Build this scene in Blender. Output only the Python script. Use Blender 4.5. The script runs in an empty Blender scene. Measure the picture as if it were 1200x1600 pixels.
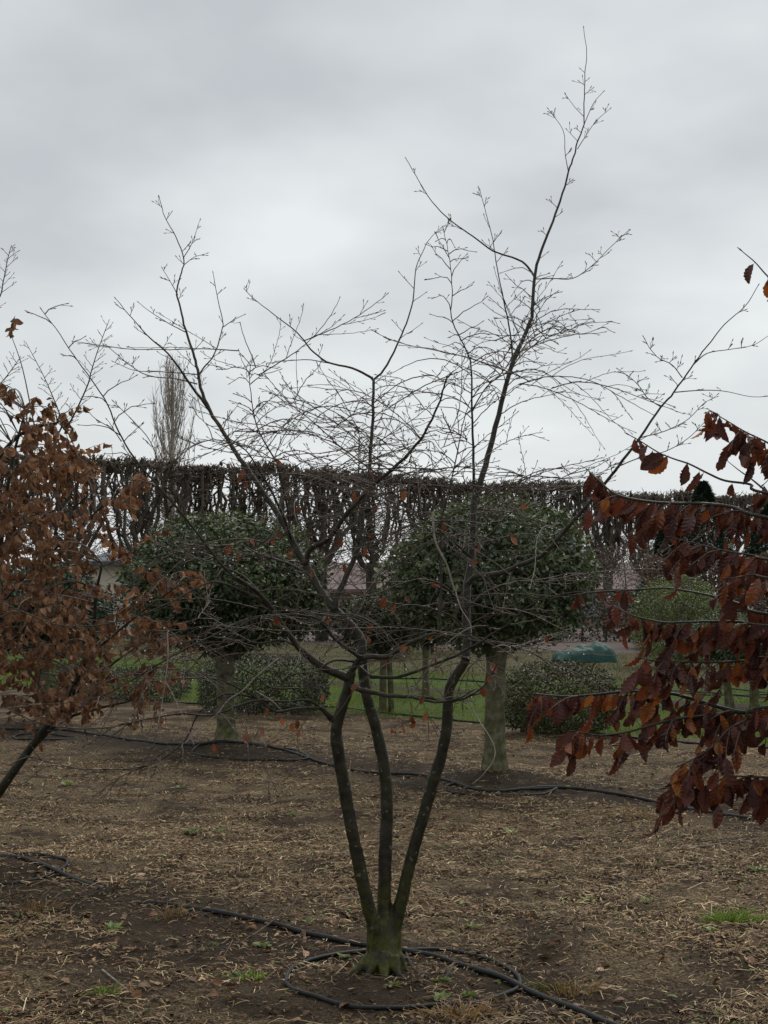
import bpy, math, random
import numpy as np
from mathutils import Vector, Matrix

random.seed(11)
rng = np.random.default_rng(11)
scene = bpy.context.scene
COL = scene.collection

# ------------------------------------------------------------------ camera
F_PX, PITCH, EYE = 2300.0, math.radians(3.2), 1.6
cam_data = bpy.data.cameras.new('camera')
cam_data.sensor_fit = 'VERTICAL'
cam_data.sensor_height = 36.0
cam_data.sensor_width = 27.0
cam_data.lens = F_PX / 1600.0 * 36.0
cam_data.clip_start = 0.05
cam_data.clip_end = 2000.0
cam = bpy.data.objects.new('camera', cam_data)
cam.location = (0, 0, EYE)
cam.rotation_euler = (math.radians(90) + PITCH, 0, 0)
COL.objects.link(cam)
scene.camera = cam
scene.render.resolution_x, scene.render.resolution_y = 768, 1024

# ------------------------------------------------------------------ exposure
vs = scene.view_settings
vs.view_transform = 'Standard'
vs.look = 'None'
vs.exposure = 0.40
vs.gamma = 1.0
vs.use_curve_mapping = False

# ------------------------------------------------------------------ world: overcast sky
SUN_EL, SUN_AZ = math.radians(58), math.radians(25)      # behind the cloud, ahead and to the right
world = bpy.data.worlds.new('World')
scene.world = world
world.use_nodes = True
wt = world.node_tree
wt.nodes.clear()
def wn(t, **k):
    n = wt.nodes.new(t)
    for a, b in k.items(): setattr(n, a, b)
    return n
def wl(a, b): wt.links.new(a, b)
w_out = wn('ShaderNodeOutputWorld'); w_bg = wn('ShaderNodeBackground')
w_sky = wn('ShaderNodeTexSky', sky_type='NISHITA', sun_disc=False)
w_sky.sun_elevation = SUN_EL; w_sky.sun_rotation = SUN_AZ
w_skys = wn('ShaderNodeVectorMath', operation='SCALE'); w_skys.inputs['Scale'].default_value = 0.09
wl(w_sky.outputs[0], w_skys.inputs[0])
w_tc = wn('ShaderNodeTexCoord'); w_sep = wn('ShaderNodeSeparateXYZ')
wl(w_tc.outputs['Generated'], w_sep.inputs[0])
w_z = wn('ShaderNodeMath', operation='MAXIMUM'); wl(w_sep.outputs['Z'], w_z.inputs[0]); w_z.inputs[1].default_value = 0.0
w_zz = wn('ShaderNodeMath', operation='ADD'); wl(w_z.outputs[0], w_zz.inputs[0]); w_zz.inputs[1].default_value = 0.22
w_dv = wn('ShaderNodeVectorMath', operation='DIVIDE'); wl(w_tc.outputs['Generated'], w_dv.inputs[0])
w_cb = wn('ShaderNodeCombineXYZ')
for i in range(3): wl(w_zz.outputs[0], w_cb.inputs[i])
wl(w_cb.outputs[0], w_dv.inputs[1])
w_mp = wn('ShaderNodeMapping'); wl(w_dv.outputs[0], w_mp.inputs[0])
w_mp.inputs['Scale'].default_value = (0.95, 0.85, 1.0); w_mp.inputs['Location'].default_value = (7.35, 2.6, 0)
w_n1 = wn('ShaderNodeTexNoise'); w_n1.inputs['Scale'].default_value = 2.3; w_n1.inputs['Detail'].default_value = 4.0; w_n1.inputs['Roughness'].default_value = 0.45
wl(w_mp.outputs[0], w_n1.inputs['Vector'])
w_r = wn('ShaderNodeValToRGB'); wl(w_n1.outputs['Fac'], w_r.inputs[0])
w_r.color_ramp.elements[0].position = 0.33; w_r.color_ramp.elements[0].color = (0.520, 0.550, 0.572, 1)
w_r.color_ramp.elements[1].position = 0.68; w_r.color_ramp.elements[1].color = (0.795, 0.830, 0.835, 1)
w_el = wn('ShaderNodeMapRange'); w_el.interpolation_type = 'SMOOTHSTEP'
wl(w_sep.outputs['Z'], w_el.inputs['Value'])
w_el.inputs['From Min'].default_value = 0.02; w_el.inputs['From Max'].default_value = 0.30
w_el.inputs['To Min'].default_value = 1.0; w_el.inputs['To Max'].default_value = 0.0
w_hz = wn('ShaderNodeMixRGB'); w_hz.blend_type = 'MIX'
w_fh = wn('ShaderNodeMath', operation='MULTIPLY'); wl(w_el.outputs[0], w_fh.inputs[0]); w_fh.inputs[1].default_value = 0.62
wl(w_fh.outputs[0], w_hz.inputs['Fac']); wl(w_r.outputs[0], w_hz.inputs['Color1'])
w_hz.inputs['Color2'].default_value = (0.825, 0.848, 0.848, 1)
w_mx = wn('ShaderNodeMixRGB'); w_mx.inputs['Fac'].default_value = 0.95
wl(w_skys.outputs[0], w_mx.inputs['Color1']); wl(w_hz.outputs[0], w_mx.inputs['Color2'])
wl(w_mx.outputs[0], w_bg.inputs['Color']); w_bg.inputs['Strength'].default_value = 0.80
wl(w_bg.outputs[0], w_out.inputs[0])

sun_d = bpy.data.lights.new('sun', 'SUN'); sun_d.energy = 1.5; sun_d.angle = math.radians(40); sun_d.color = (1.0, 0.95, 0.87)
sun = bpy.data.objects.new('sun', sun_d); COL.objects.link(sun)
sdir = Vector((math.sin(SUN_AZ) * math.cos(SUN_EL), math.cos(SUN_AZ) * math.cos(SUN_EL), math.sin(SUN_EL)))
sun.rotation_euler = sdir.to_track_quat('Z', 'Y').to_euler()

# ------------------------------------------------------------------ helpers
CP, SP = math.cos(PITCH), math.sin(PITCH)
def ray(px, py):
    u, v = (px - 600.0) / F_PX, (800.0 - py) / F_PX
    return np.array([u, CP - v * SP, SP + v * CP])
def at(px, py, Y):
    d = ray(px, py)
    return np.array([0, 0, EYE]) + d * (Y / d[1])
def project(p):
    q = np.asarray(p, float) - np.array([0, 0, EYE])
    f = q[..., 1] * CP + q[..., 2] * SP
    v = -q[..., 1] * SP + q[..., 2] * CP
    return 600 + F_PX * q[..., 0] / f, 800 - F_PX * v / f, f

_perm = np.random.default_rng(5).permutation(4096)
_val = np.random.default_rng(6).random(4096)
def vnoise(x, y):
    x = np.asarray(x, float); y = np.asarray(y, float)
    xi = np.floor(x).astype(np.int64); yi = np.floor(y).astype(np.int64)
    fx = x - xi; fy = y - yi
    fx = fx * fx * (3 - 2 * fx); fy = fy * fy * (3 - 2 * fy)
    def hsh(a, b): return _val[_perm[(_perm[a & 4095] + b) & 4095]]
    a = hsh(xi, yi); b = hsh(xi + 1, yi); c = hsh(xi, yi + 1); d = hsh(xi + 1, yi + 1)
    return (a * (1 - fx) + b * fx) * (1 - fy) + (c * (1 - fx) + d * fx) * fy - 0.5
def fbm(x, y, o=3):
    r = 0; a = 1.0
    for i in range(o):
        r = r + a * vnoise(x * 2 ** i + 17.3 * i, y * 2 ** i - 9.1 * i); a *= 0.5
    return r

MOUNDS = [(0.0, 6.3, 0.030, 0.35), (-2.45, 8.7, 0.04, 0.4), (2.4, 3.9, 0.04, 0.4), (0.95, 12.8, 0.10, 0.5), (-1.67, 15.4, 0.08, 0.5), (-4.2, 18.0, 0.08, 0.5)]
def hgt(x, y):
    x = np.asarray(x, float); y = np.asarray(y, float)
    fade = 1.0 / (1.0 + (np.maximum(y - 25, 0) / 30.0) ** 2)
    h = (0.05 * vnoise(x * 0.7, y * 0.7) + 0.035 * vnoise(x * 2.3 + 5, y * 2.3) + 0.018 * vnoise(x * 7.1, y * 7.1 + 3) + 0.018 * vnoise(x * 15.0, y * 15.0)) * fade
    for mx, my, a, s in MOUNDS:
        h = h + a * np.exp(-((x - mx) ** 2 + (y - my) ** 2) / (s * s))
    return h
def gp(px, py):
    d = ray(px, py)
    z = 0.0
    for _ in range(4):
        t = (z - EYE) / d[2]
        x, y = d[0] * t, d[1] * t
        z = float(hgt(x, y))
    return np.array([x, y, z])

def unit(v):
    v = np.asarray(v, float); n = np.linalg.norm(v)
    return v / n if n > 1e-9 else np.array([0, 0, 1.0])

class MB:
    def __init__(s): s.v = []; s.f = []; s.c = []; s.n = 0
    def add(s, v, f, col=None):
        v = np.asarray(v, float).reshape(-1, 3)
        s.v.append(v); s.f.extend([tuple(int(i) + s.n for i in q) for q in f]); s.n += len(v)
        if col is not None: s.c.append(np.tile(np.asarray(col, float), (len(v), 1)))
    def tube(s, path, rad, sides=5, cap=True, col=None):
        P = np.asarray(path, float); n = len(P)
        if n < 2: return
        rad = np.broadcast_to(np.asarray(rad, float), (n,))
        T = np.empty_like(P); T[1:-1] = P[2:] - P[:-2]; T[0] = P[1] - P[0]; T[-1] = P[-1] - P[-2]
        T /= np.maximum(np.linalg.norm(T, axis=1, keepdims=True), 1e-9)
        ref = np.array([0, 0, 1.0]) if abs(T[0][2]) < 0.9 else np.array([1.0, 0, 0])
        N = np.empty_like(P); u = np.cross(T[0], ref); u /= np.linalg.norm(u); N[0] = u
        for i in range(1, n):
            u = u - T[i] * np.dot(u, T[i]); l = math.sqrt(u @ u)
            u = u / l if l > 1e-6 else N[i - 1]
            N[i] = u
        B = np.cross(T, N)
        a = np.arange(sides) * 2 * math.pi / sides
        ca, sa = np.cos(a), np.sin(a)
        V = P[:, None, :] + rad[:, None, None] * (N[:, None, :] * ca[None, :, None] + B[:, None, :] * sa[None, :, None])
        base = s.n
        s.v.append(V.reshape(-1, 3)); s.n += n * sides
        if col is not None: s.c.append(np.tile(np.asarray(col, float), (n * sides, 1)))
        f = s.f
        for i in range(n - 1):
            o = base + i * sides
            for k in range(sides):
                k2 = (k + 1) % sides
                f.append((o + k, o + k2, o + sides + k2, o + sides + k))
        if cap:
            f.append(tuple(base + k for k in range(sides))[::-1]); o = base + (n - 1) * sides
            f.append(tuple(o + k for k in range(sides)))
    def mesh(s, name, smooth=True):
        me = bpy.data.meshes.new(name)
        V = np.concatenate(s.v) if s.v else np.zeros((0, 3))
        me.from_pydata(V.tolist(), [], s.f)
        if s.c:
            at_ = me.color_attributes.new('col', 'FLOAT_COLOR', 'POINT')
            C = np.concatenate(s.c); C = np.concatenate([C, np.ones((len(C), 1))], 1)
            at_.data.foreach_set('color', C.astype(np.float32).ravel())
        if smooth: me.polygons.foreach_set('use_smooth', np.ones(len(me.polygons), bool))
        me.update()
        return me

def np_mesh(name, V, F, C=None, smooth=False):
    """V (n,3), F (m,3 or 4) -> mesh quickly"""
    me = bpy.data.meshes.new(name)
    V = np.asarray(V, np.float32); F = np.asarray(F, np.int32)
    k = F.shape[1]
    me.vertices.add(len(V)); me.vertices.foreach_set('co', V.ravel())
    me.loops.add(F.size); me.loops.foreach_set('vertex_index', F.ravel())
    me.polygons.add(len(F)); me.polygons.foreach_set('loop_start', np.arange(0, F.size, k, dtype=np.int32))
    me.update(calc_edges=True)
    me.polygons.foreach_set('use_smooth', np.full(len(F), smooth))
    if C is not None:
        a = me.color_attributes.new('col', 'FLOAT_COLOR', 'POINT')
        C = np.concatenate([C, np.ones((len(C), 1))], 1)
        a.data.foreach_set('color', C.astype(np.float32).ravel())
    me.validate()
    return me

def batch(tv, tf, pos, ax, nrm, L, W=None):
    """copies of a template (x side, y along, z normal) -> verts, faces"""
    n = len(pos)
    ax = ax / np.maximum(np.linalg.norm(ax, axis=1, keepdims=True), 1e-9)
    sd = np.cross(ax, nrm); sd /= np.maximum(np.linalg.norm(sd, axis=1, keepdims=True), 1e-9)
    nn = np.cross(sd, ax)
    L = np.broadcast_to(L, (n,)); W = L if W is None else np.broadcast_to(W, (n,))
    V = pos[:, None, :] + (tv[None, :, 0:1] * W[:, None, None]) * sd[:, None, :] + (tv[None, :, 1:2] * L[:, None, None]) * ax[:, None, :] + (tv[None, :, 2:3] * W[:, None, None]) * nn[:, None, :]
    F = tf[None] + (np.arange(n) * len(tv))[:, None, None]
    return V.reshape(-1, 3), F.reshape(-1, tf.shape[1])

def smooth_path(pts, sub=4):
    P = np.asarray(pts, float); n = len(P)
    if n < 3: return np.array([P[0] + (P[-1] - P[0]) * t for t in np.linspace(0, 1, sub + 1)])
    E = np.vstack([2 * P[0] - P[1], P, 2 * P[-1] - P[-2]])
    out = []
    for i in range(1, n):
        a, b, c, d = E[i - 1], E[i], E[i + 1], E[i + 2]
        for t in np.arange(sub) / sub:
            out.append(0.5 * ((2 * b) + (c - a) * t + (2 * a - 5 * b + 4 * c - d) * t * t + (-a + 3 * b - 3 * c + d) * t ** 3))
    out.append(P[-1])
    return np.array(out)

def link(name, me, mat, parent=None, kind=None):
    o = bpy.data.objects.new(name, me)
    COL.objects.link(o)
    if mat is not None and not me.materials: me.materials.append(mat)
    if parent is not None:
        o.parent = parent
        o.matrix_parent_inverse = Matrix.Translation(-Vector(parent.location))
    if kind: o['kind'] = kind
    return o
def tag(o, label=None, cat=None, group=None, kind=None):
    if label: o['label'] = label
    if cat: o['category'] = cat
    if group: o['group'] = group
    if kind: o['kind'] = kind
    return o
def thing(name, label, cat, loc, group=None):
    o = bpy.data.objects.new(name, None); o.empty_display_size = 0.1
    COL.objects.link(o); o.location = tuple(float(c) for c in loc)
    return tag(o, label, cat, group)

# ------------------------------------------------------------------ materials
def mat_new(name):
    m = bpy.data.materials.new(name); m.use_nodes = True
    nt = m.node_tree; b = nt.nodes['Principled BSDF']
    return m, nt, b
def N(nt, t, **k):
    n = nt.nodes.new(t)
    for a, b in k.items(): setattr(n, a, b)
    return n
def noise(nt, vec, scale, detail=3, rough=0.55):
    n = N(nt, 'ShaderNodeTexNoise'); n.inputs['Scale'].default_value = scale; n.inputs['Detail'].default_value = detail; n.inputs['Roughness'].default_value = rough
    if vec is not None: nt.links.new(vec, n.inputs['Vector'])
    return n.outputs['Fac']
def ramp(nt, fac, stops):
    r = N(nt, 'ShaderNodeValToRGB'); nt.links.new(fac, r.inputs[0])
    els = r.color_ramp.elements
    while len(els) < len(stops): els.new(0.5)
    for e, (p, c) in zip(els, stops): e.position = p; e.color = tuple(c) + (1,)
    return r.outputs[0]
def mix(nt, fac, a, b, mode='MIX'):
    m = N(nt, 'ShaderNodeMixRGB'); m.blend_type = mode
    for sock, v in ((m.inputs['Fac'], fac), (m.inputs['Color1'], a), (m.inputs['Color2'], b)):
        if isinstance(v, (int, float)): sock.default_value = v
        elif isinstance(v, tuple): sock.default_value = v + (1,) if len(v) == 3 else v
        else: nt.links.new(v, sock)
    return m.outputs[0]
def math_(nt, op, a, b=None, clamp=False):
    m = N(nt, 'ShaderNodeMath', operation=op); m.use_clamp = clamp
    for i, v in enumerate((a, b)):
        if v is None: continue
        if isinstance(v, (int, float)): m.inputs[i].default_value = v
        else: nt.links.new(v, m.inputs[i])
    return m.outputs[0]
def mrange(nt, v, a, b, c=0.0, d=1.0):
    m = N(nt, 'ShaderNodeMapRange'); m.interpolation_type = 'SMOOTHSTEP'; nt.links.new(v, m.inputs['Value'])
    for k, x in zip(('From Min', 'From Max', 'To Min', 'To Max'), (a, b, c, d)): m.inputs[k].default_value = x
    return m.outputs[0]
def bump(nt, b, h, strength=0.5, dist=0.01):
    n = N(nt, 'ShaderNodeBump'); n.inputs['Strength'].default_value = strength; n.inputs['Distance'].default_value = dist
    nt.links.new(h, n.inputs['Height']); nt.links.new(n.outputs[0], b.inputs['Normal'])
def objvec(nt):
    return N(nt, 'ShaderNodeNewGeometry').outputs['Position']

def bark_mat(name, stops, scale=30, moss=0.0, lichen=0.0, rough=0.6, moss_top=0.5):
    m, nt, b = mat_new(name); p = objvec(nt)
    c = ramp(nt, noise(nt, p, scale, 4), stops)
    if lichen:
        v = N(nt, 'ShaderNodeTexNoise'); v.inputs['Scale'].default_value = 48; v.inputs['Detail'].default_value = 2; nt.links.new(p, v.inputs['Vector'])
        lf = mrange(nt, v.outputs['Fac'], 0.655, 0.70, 0, lichen)
        c = mix(nt, lf, c, (0.15, 0.155, 0.11))
    if moss:
        s = N(nt, 'ShaderNodeSeparateXYZ'); nt.links.new(p, s.inputs[0])
        g = mrange(nt, s.outputs['Z'], 0.05, moss_top, 1.0, 0.0)
        mf = math_(nt, 'MULTIPLY', mrange(nt, noise(nt, p, 14, 4), 0.36, 0.62), math_(nt, 'ADD', math_(nt, 'MULTIPLY', g, moss), 0.12), True)
        c = mix(nt, mf, c, ramp(nt, noise(nt, p, 60, 2), [(0.3, (0.030, 0.036, 0.005)), (0.7, (0.085, 0.085, 0.012))]))
    nt.links.new(c, b.inputs['Base Color']); b.inputs['Roughness'].default_value = rough
    b.inputs['Specular IOR Level'].default_value = 0.22
    bump(nt, b, noise(nt, p, scale * 3, 4), 0.6, 0.004)
    return m

M_BARK = bark_mat('bark_trunk', [(0.3, (0.009, 0.0075, 0.005)), (0.7, (0.034, 0.030, 0.019))], 18, 0.8, 0.65, 0.5, 0.6)
M_LIMB = bark_mat('bark_limb', [(0.3, (0.016, 0.013, 0.009)), (0.7, (0.050, 0.044, 0.031))], 24, 0.0, 0.3, 0.42)
M_TWIG = bark_mat('bark_twig', [(0.35, (0.040, 0.028, 0.020)), (0.7, (0.125, 0.095, 0.072))], 9, 0, 0, 0.45)
M_PALE = bark_mat('bark_pale_dead', [(0.3, (0.16, 0.14, 0.11)), (0.7, (0.34, 0.31, 0.26))], 30, 0, 0, 0.5)
M_BARK_EV = bark_mat('bark_evergreen', [(0.32, (0.036, 0.034, 0.020)), (0.68, (0.185, 0.170, 0.115))], 11, 0.7, 0.8, 0.85, 1.3)
M_FARTRUNK = bark_mat('bark_far_trunk', [(0.35, (0.035, 0.032, 0.022)), (0.7, (0.085, 0.078, 0.055))], 3, 0, 0, 0.8)
M_FARBARK = bark_mat('bark_far', [(0.35, (0.060, 0.047, 0.036)), (0.7, (0.125, 0.100, 0.078))], 3, 0, 0, 0.8)
M_POPLAR = bark_mat('bark_poplar', [(0.35, (0.22, 0.195, 0.16)), (0.7, (0.34, 0.30, 0.25))], 2, 0, 0, 0.8)

def leaf_mat(name, stops, source='object', rough=0.45, trans=0.35, spec=0.5):
    m, nt, b = mat_new(name)
    if source == 'object':
        rnd = N(nt, 'ShaderNodeObjectInfo').outputs['Random']
        c = ramp(nt, rnd, stops)
    else:
        a = N(nt, 'ShaderNodeAttribute'); a.attribute_name = 'col'; c = a.outputs['Color']
    p = objvec(nt)
    c = mix(nt, 1.0, c, ramp(nt, noise(nt, p, 45, 3), [(0.3, (0.72, 0.68, 0.66)), (0.7, (1.25, 1.25, 1.25))]), 'MULTIPLY')
    nt.links.new(c, b.inputs['Base Color']); b.inputs['Roughness'].default_value = rough
    b.inputs['Specular IOR Level'].default_value = spec
    if trans:
        t = N(nt, 'ShaderNodeBsdfTranslucent')
        tc = mix(nt, 1.0, c, (1.3, 1.1, 0.75), 'MULTIPLY'); nt.links.new(tc, t.inputs['Color'])
        ms = N(nt, 'ShaderNodeMixShader'); ms.inputs[0].default_value = trans
        nt.links.new(b.outputs[0], ms.inputs[1]); nt.links.new(t.outputs[0], ms.inputs[2])
        nt.links.new(ms.outputs[0], nt.nodes['Material Output'].inputs['Surface'])
    return m
RED = [(0.0, (0.055, 0.024, 0.021)), (0.45, (0.100, 0.036, 0.028)), (0.76, (0.140, 0.044, 0.026)), (0.92, (0.200, 0.062, 0.022)), (1.0, (0.32, 0.115, 0.024))]
TAN = [(0.0, (0.110, 0.058, 0.037)), (0.4, (0.185, 0.099, 0.058)), (0.75, (0.265, 0.150, 0.088)), (1.0, (0.39, 0.235, 0.14))]
ORG = [(0.0, (0.11, 0.036, 0.020)), (0.5, (0.18, 0.058, 0.025)), (1.0, (0.27, 0.095, 0.030))]
M_LEAF_RED = leaf_mat('leaf_beech_dark', RED, rough=0.36, trans=0.26)
M_LEAF_TAN = leaf_mat('leaf_beech_tan', TAN, rough=0.55, trans=0.25, spec=0.25)
M_LEAF_ORG = leaf_mat('leaf_beech_orange', ORG, rough=0.45, trans=0.28)
M_LEAF_ATT = leaf_mat('leaf_mixed', None, 'attr', 0.55, 0.25, 0.25)
M_EVER = leaf_mat('leaf_evergreen', None, 'attr', 0.42, 0.18, 0.34)
M_GRASS = leaf_mat('grass_blades', None, 'attr', 0.5, 0.3, 0.3)
M_STRAW = leaf_mat('straw', None, 'attr', 0.6, 0.0, 0.12)

def simple(name, stops, scale, rough=0.7, bstr=0.3, bdist=0.01, spec=0.4):
    m, nt, b = mat_new(name); p = objvec(nt)
    nt.links.new(ramp(nt, noise(nt, p, scale, 5), stops), b.inputs['Base Color'])
    b.inputs['Roughness'].default_value = rough; b.inputs['Specular IOR Level'].default_value = spec
    bump(nt, b, noise(nt, p, scale * 4, 4), bstr, bdist)
    return m
M_PIPE = simple('black_pipe', [(0.3, (0.009, 0.009, 0.010)), (0.62, (0.018, 0.018, 0.018)), (0.8, (0.045, 0.038, 0.031))], 25, 0.5, 0.15, 0.002, 0.2)
M_CREAM = simple('cream_render', [(0.3, (0.50, 0.45, 0.36)), (0.7, (0.62, 0.57, 0.47))], 0.8, 0.85)
M_GREYWALL = simple('grey_wall', [(0.3, (0.16, 0.17, 0.18)), (0.7, (0.23, 0.24, 0.25))], 0.8, 0.8)
M_SLATE = simple('grey_roof', [(0.3, (0.075, 0.085, 0.10)), (0.7, (0.13, 0.14, 0.16))], 1.2, 0.7)
M_TILE = simple('mauve_tile', [(0.3, (0.105, 0.074, 0.070)), (0.7, (0.155, 0.112, 0.106))], 1.1, 0.8)
M_BRICK = simple('brick_wall', [(0.3, (0.20, 0.12, 0.09)), (0.7, (0.28, 0.18, 0.14))], 1.5, 0.85)
M_GLASSDARK, _nt, _b = mat_new('window_glass'); _b.inputs['Base Color'].default_value = (0.02, 0.025, 0.03, 1); _b.inputs['Roughness'].default_value = 0.08
M_TARP = simple('green_netting', [(0.3, (0.004, 0.036, 0.029)), (0.7, (0.010, 0.066, 0.052))], 5, 0.6, 0.6, 0.03)
M_WOOD = simple('weathered_wood', [(0.3, (0.18, 0.14, 0.09)), (0.7, (0.32, 0.26, 0.18))], 20, 0.8)
M_DROP, _nt, _b = mat_new('water_drop'); _b.inputs['Base Color'].default_value = (1, 1, 1, 1); _b.inputs['Roughness'].default_value = 0.0
_b.inputs['IOR'].default_value = 1.33; _b.inputs['Transmission Weight'].default_value = 1.0

# ground: wet dark soil, mulch, lawn strips, far plot; strips run diagonally with the planting rows (s = Y + 0.9 X)
def ground_mat():
    m, nt, b = mat_new('ground_soil'); p = objvec(nt)
    sp = N(nt, 'ShaderNodeSeparateXYZ'); nt.links.new(p, sp.inputs[0])
    s = math_(nt, 'ADD', sp.outputs['Y'], math_(nt, 'MULTIPLY', sp.outputs['X'], 0.9))
    wob = math_(nt, 'MULTIPLY', math_(nt, 'SUBTRACT', noise(nt, p, 0.9, 3), 0.5), 1.6)
    sw = math_(nt, 'ADD', s, wob)
    soil = ramp(nt, noise(nt, p, 9, 6, 0.65), [(0.30, (0.016, 0.0110, 0.0080)), (0.55, (0.036, 0.0255, 0.0180)), (0.75, (0.062, 0.045, 0.032))])
    fib = ramp(nt, noise(nt, p, 75, 4, 0.7), [(0.36, (0.028, 0.019, 0.011)), (0.50, (0.125, 0.090, 0.051)), (0.64, (0.40, 0.30, 0.18))])
    d1 = math_(nt, 'ABSOLUTE', math_(nt, 'SUBTRACT', sw, 6.3)); d2 = math_(nt, 'ABSOLUTE', math_(nt, 'SUBTRACT', sw, 13.6))
    dm = math_(nt, 'MINIMUM', d1, d2)
    mul = mrange(nt, dm, 0.45, 1.5, 0.12, 0.78)
    mul = math_(nt, 'MULTIPLY', mul, mrange(nt, noise(nt, p, 2.2, 5), 0.38, 0.60, 0.15, 1.0))
    c = mix(nt, mul, soil, fib)
    grass = ramp(nt, noise(nt, p, 3.0, 6, 0.7), [(0.30, (0.034, 0.054, 0.013)), (0.55, (0.064, 0.096, 0.022)), (0.75, (0.098, 0.112, 0.036))])
    rough_ = ramp(nt, noise(nt, p, 1.7, 6, 0.75), [(0.34, (0.050, 0.060, 0.022)), (0.5, (0.095, 0.080, 0.050)), (0.66, (0.075, 0.090, 0.032))])
    far = ramp(nt, noise(nt, p, 1.0, 5), [(0.3, (0.105, 0.083, 0.078)), (0.7, (0.165, 0.132, 0.122))])
    sw2 = math_(nt, 'ADD', s, math_(nt, 'MULTIPLY', wob, 0.4))
    c = mix(nt, mrange(nt, sw2, 19.0, 19.6), c, grass)
    c = mix(nt, math_(nt, 'MULTIPLY', mrange(nt, sw2, 24.6, 25.2), mrange(nt, sw2, 26.0, 26.6, 1.0, 0.0)), c, (0.050, 0.038, 0.028))
    c = mix(nt, mrange(nt, sw2, 30.0, 32.5), c, rough_)
    c = mix(nt, mrange(nt, sw2, 45.0, 47.0), c, far)
    nt.links.new(c, b.inputs['Base Color'])
    b.inputs['Roughness'].default_value = 0.85; b.inputs['Specular IOR Level'].default_value = 0.08
    h = math_(nt, 'ADD', math_(nt, 'MULTIPLY', noise(nt, p, 28, 6, 0.7), 1.0), math_(nt, 'MULTIPLY', noise(nt, p, 90, 3, 0.7), 0.4))
    bump(nt, b, h, 0.9, 0.03)
    return m
M_GROUND = ground_mat()

# ------------------------------------------------------------------ ground sheet
def axis(a, b, d, lo, hi, g=1.13):
    c = list(np.arange(a, b + 1e-6, d)); st = d; x = c[-1]
    while x < hi: st *= g; x += st; c.append(x)
    st = d; x = c[0]; pre = []
    while x > lo: st *= g; x -= st; pre.append(x)
    return np.array(pre[::-1] + c)
gx = axis(-3.2, 3.4, 0.045, -420, 420); gy = axis(5.0, 12.0, 0.045, -40, 900)
GX, GY = np.meshgrid(gx, gy)
GV = np.stack([GX, GY, hgt(GX, GY)], -1).reshape(-1, 3)
nx, ny = len(gx), len(gy)
ii = (np.arange(ny - 1)[:, None] * nx + np.arange(nx - 1)[None, :]).ravel()
GF = np.stack([ii, ii + 1, ii + nx + 1, ii + nx], 1)
ground = link('ground', np_mesh('ground', GV, GF, None, True), M_GROUND)
tag(ground, 'dark wet soil with mulch and lawn strips of the tree nursery', 'ground', None, 'structure')

# ------------------------------------------------------------------ far buildings
def box_mesh(name, x0, x1, y0, y1, z0, z1):
    V = [(x, y, z) for x in (x0, x1) for y in (y0, y1) for z in (z0, z1)]
    F = [(0, 1, 3, 2), (4, 6, 7, 5), (0, 4, 5, 1), (2, 3, 7, 6), (0, 2, 6, 4), (1, 5, 7, 3)]
    return np_mesh(name, V, F)
def house(name, label, x0, x1, y0, y1, eave, ridge, wall_m, roof_m, wins, over=0.3, hip=0.0):
    cx, cy = (x0 + x1) / 2, (y0 + y1) / 2
    t = thing(name, label, 'building', (cx, cy, 0))
    link('wall', box_mesh('wall', x0, x1, y0, y1, -0.2, eave), wall_m, t)
    a, b_, c, d = x0 - over, x1 + over, y0 - over, y1 + over
    V = [(a, c, eave - .05), (b_, c, eave - .05), (b_, d, eave - .05), (a, d, eave - .05), (a + hip, cy, ridge), (b_ - hip, cy, ridge),
         (a, c, eave + .1), (b_, c, eave + .1), (b_, d, eave + .1), (a, d, eave + .1)]
    F = [(0, 3, 2, 1), (0, 1, 7, 6), (1, 2, 8, 7), (2, 3, 9, 8), (3, 0, 6, 9), (6, 7, 5, 4), (8, 9, 4, 5), (7, 8, 5), (9, 6, 4)]
    me = bpy.data.meshes.new('roof'); me.from_pydata(V, [], F)
    link('roof', me, roof_m, t)
    for (wx, wz, ww, wh) in wins:
        w = link('window', box_mesh('window', wx - ww / 2, wx + ww / 2, y0 - .03, y0 + .02, wz, wz + wh), M_GREYWALL, t)
        w2 = link('pane', box_mesh('pane', wx - ww / 2 + .08, wx + ww / 2 - .08, y0 - .045, y0 - .034, wz + .08, wz + wh - .08), M_GLASSDARK, t)
        w2.parent = w; w2.matrix_parent_inverse = Matrix.Translation(-Vector(t.location))
    return t
house('farm_shed', 'low cream-walled house with a grey roof behind the evergreens', -11.1, -7.9, 56, 64, 2.75, 3.75, M_CREAM, M_SLATE, [(-8.2, 1.0, .5, .9)], 0.45, 1.6)
house('grey_annex', 'grey flat-sided annex joined to the cream house', -13.6, -11.2, 57, 63, 2.5, 2.9, M_GREYWALL, M_SLATE, [(-12.2, 1.1, .9, .9)], 0.25)
house('tiled_barn', 'long low barn with mauve tiled roof beyond the pleached trees', -6.0, 12.4, 70, 78, 1.75, 3.2, M_BRICK, M_TILE, [(-3, .5, 1.2, .9), (1.0, .5, 1.2, .9), (9.6, .5, 1.2, .9)], 0.3)

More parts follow.
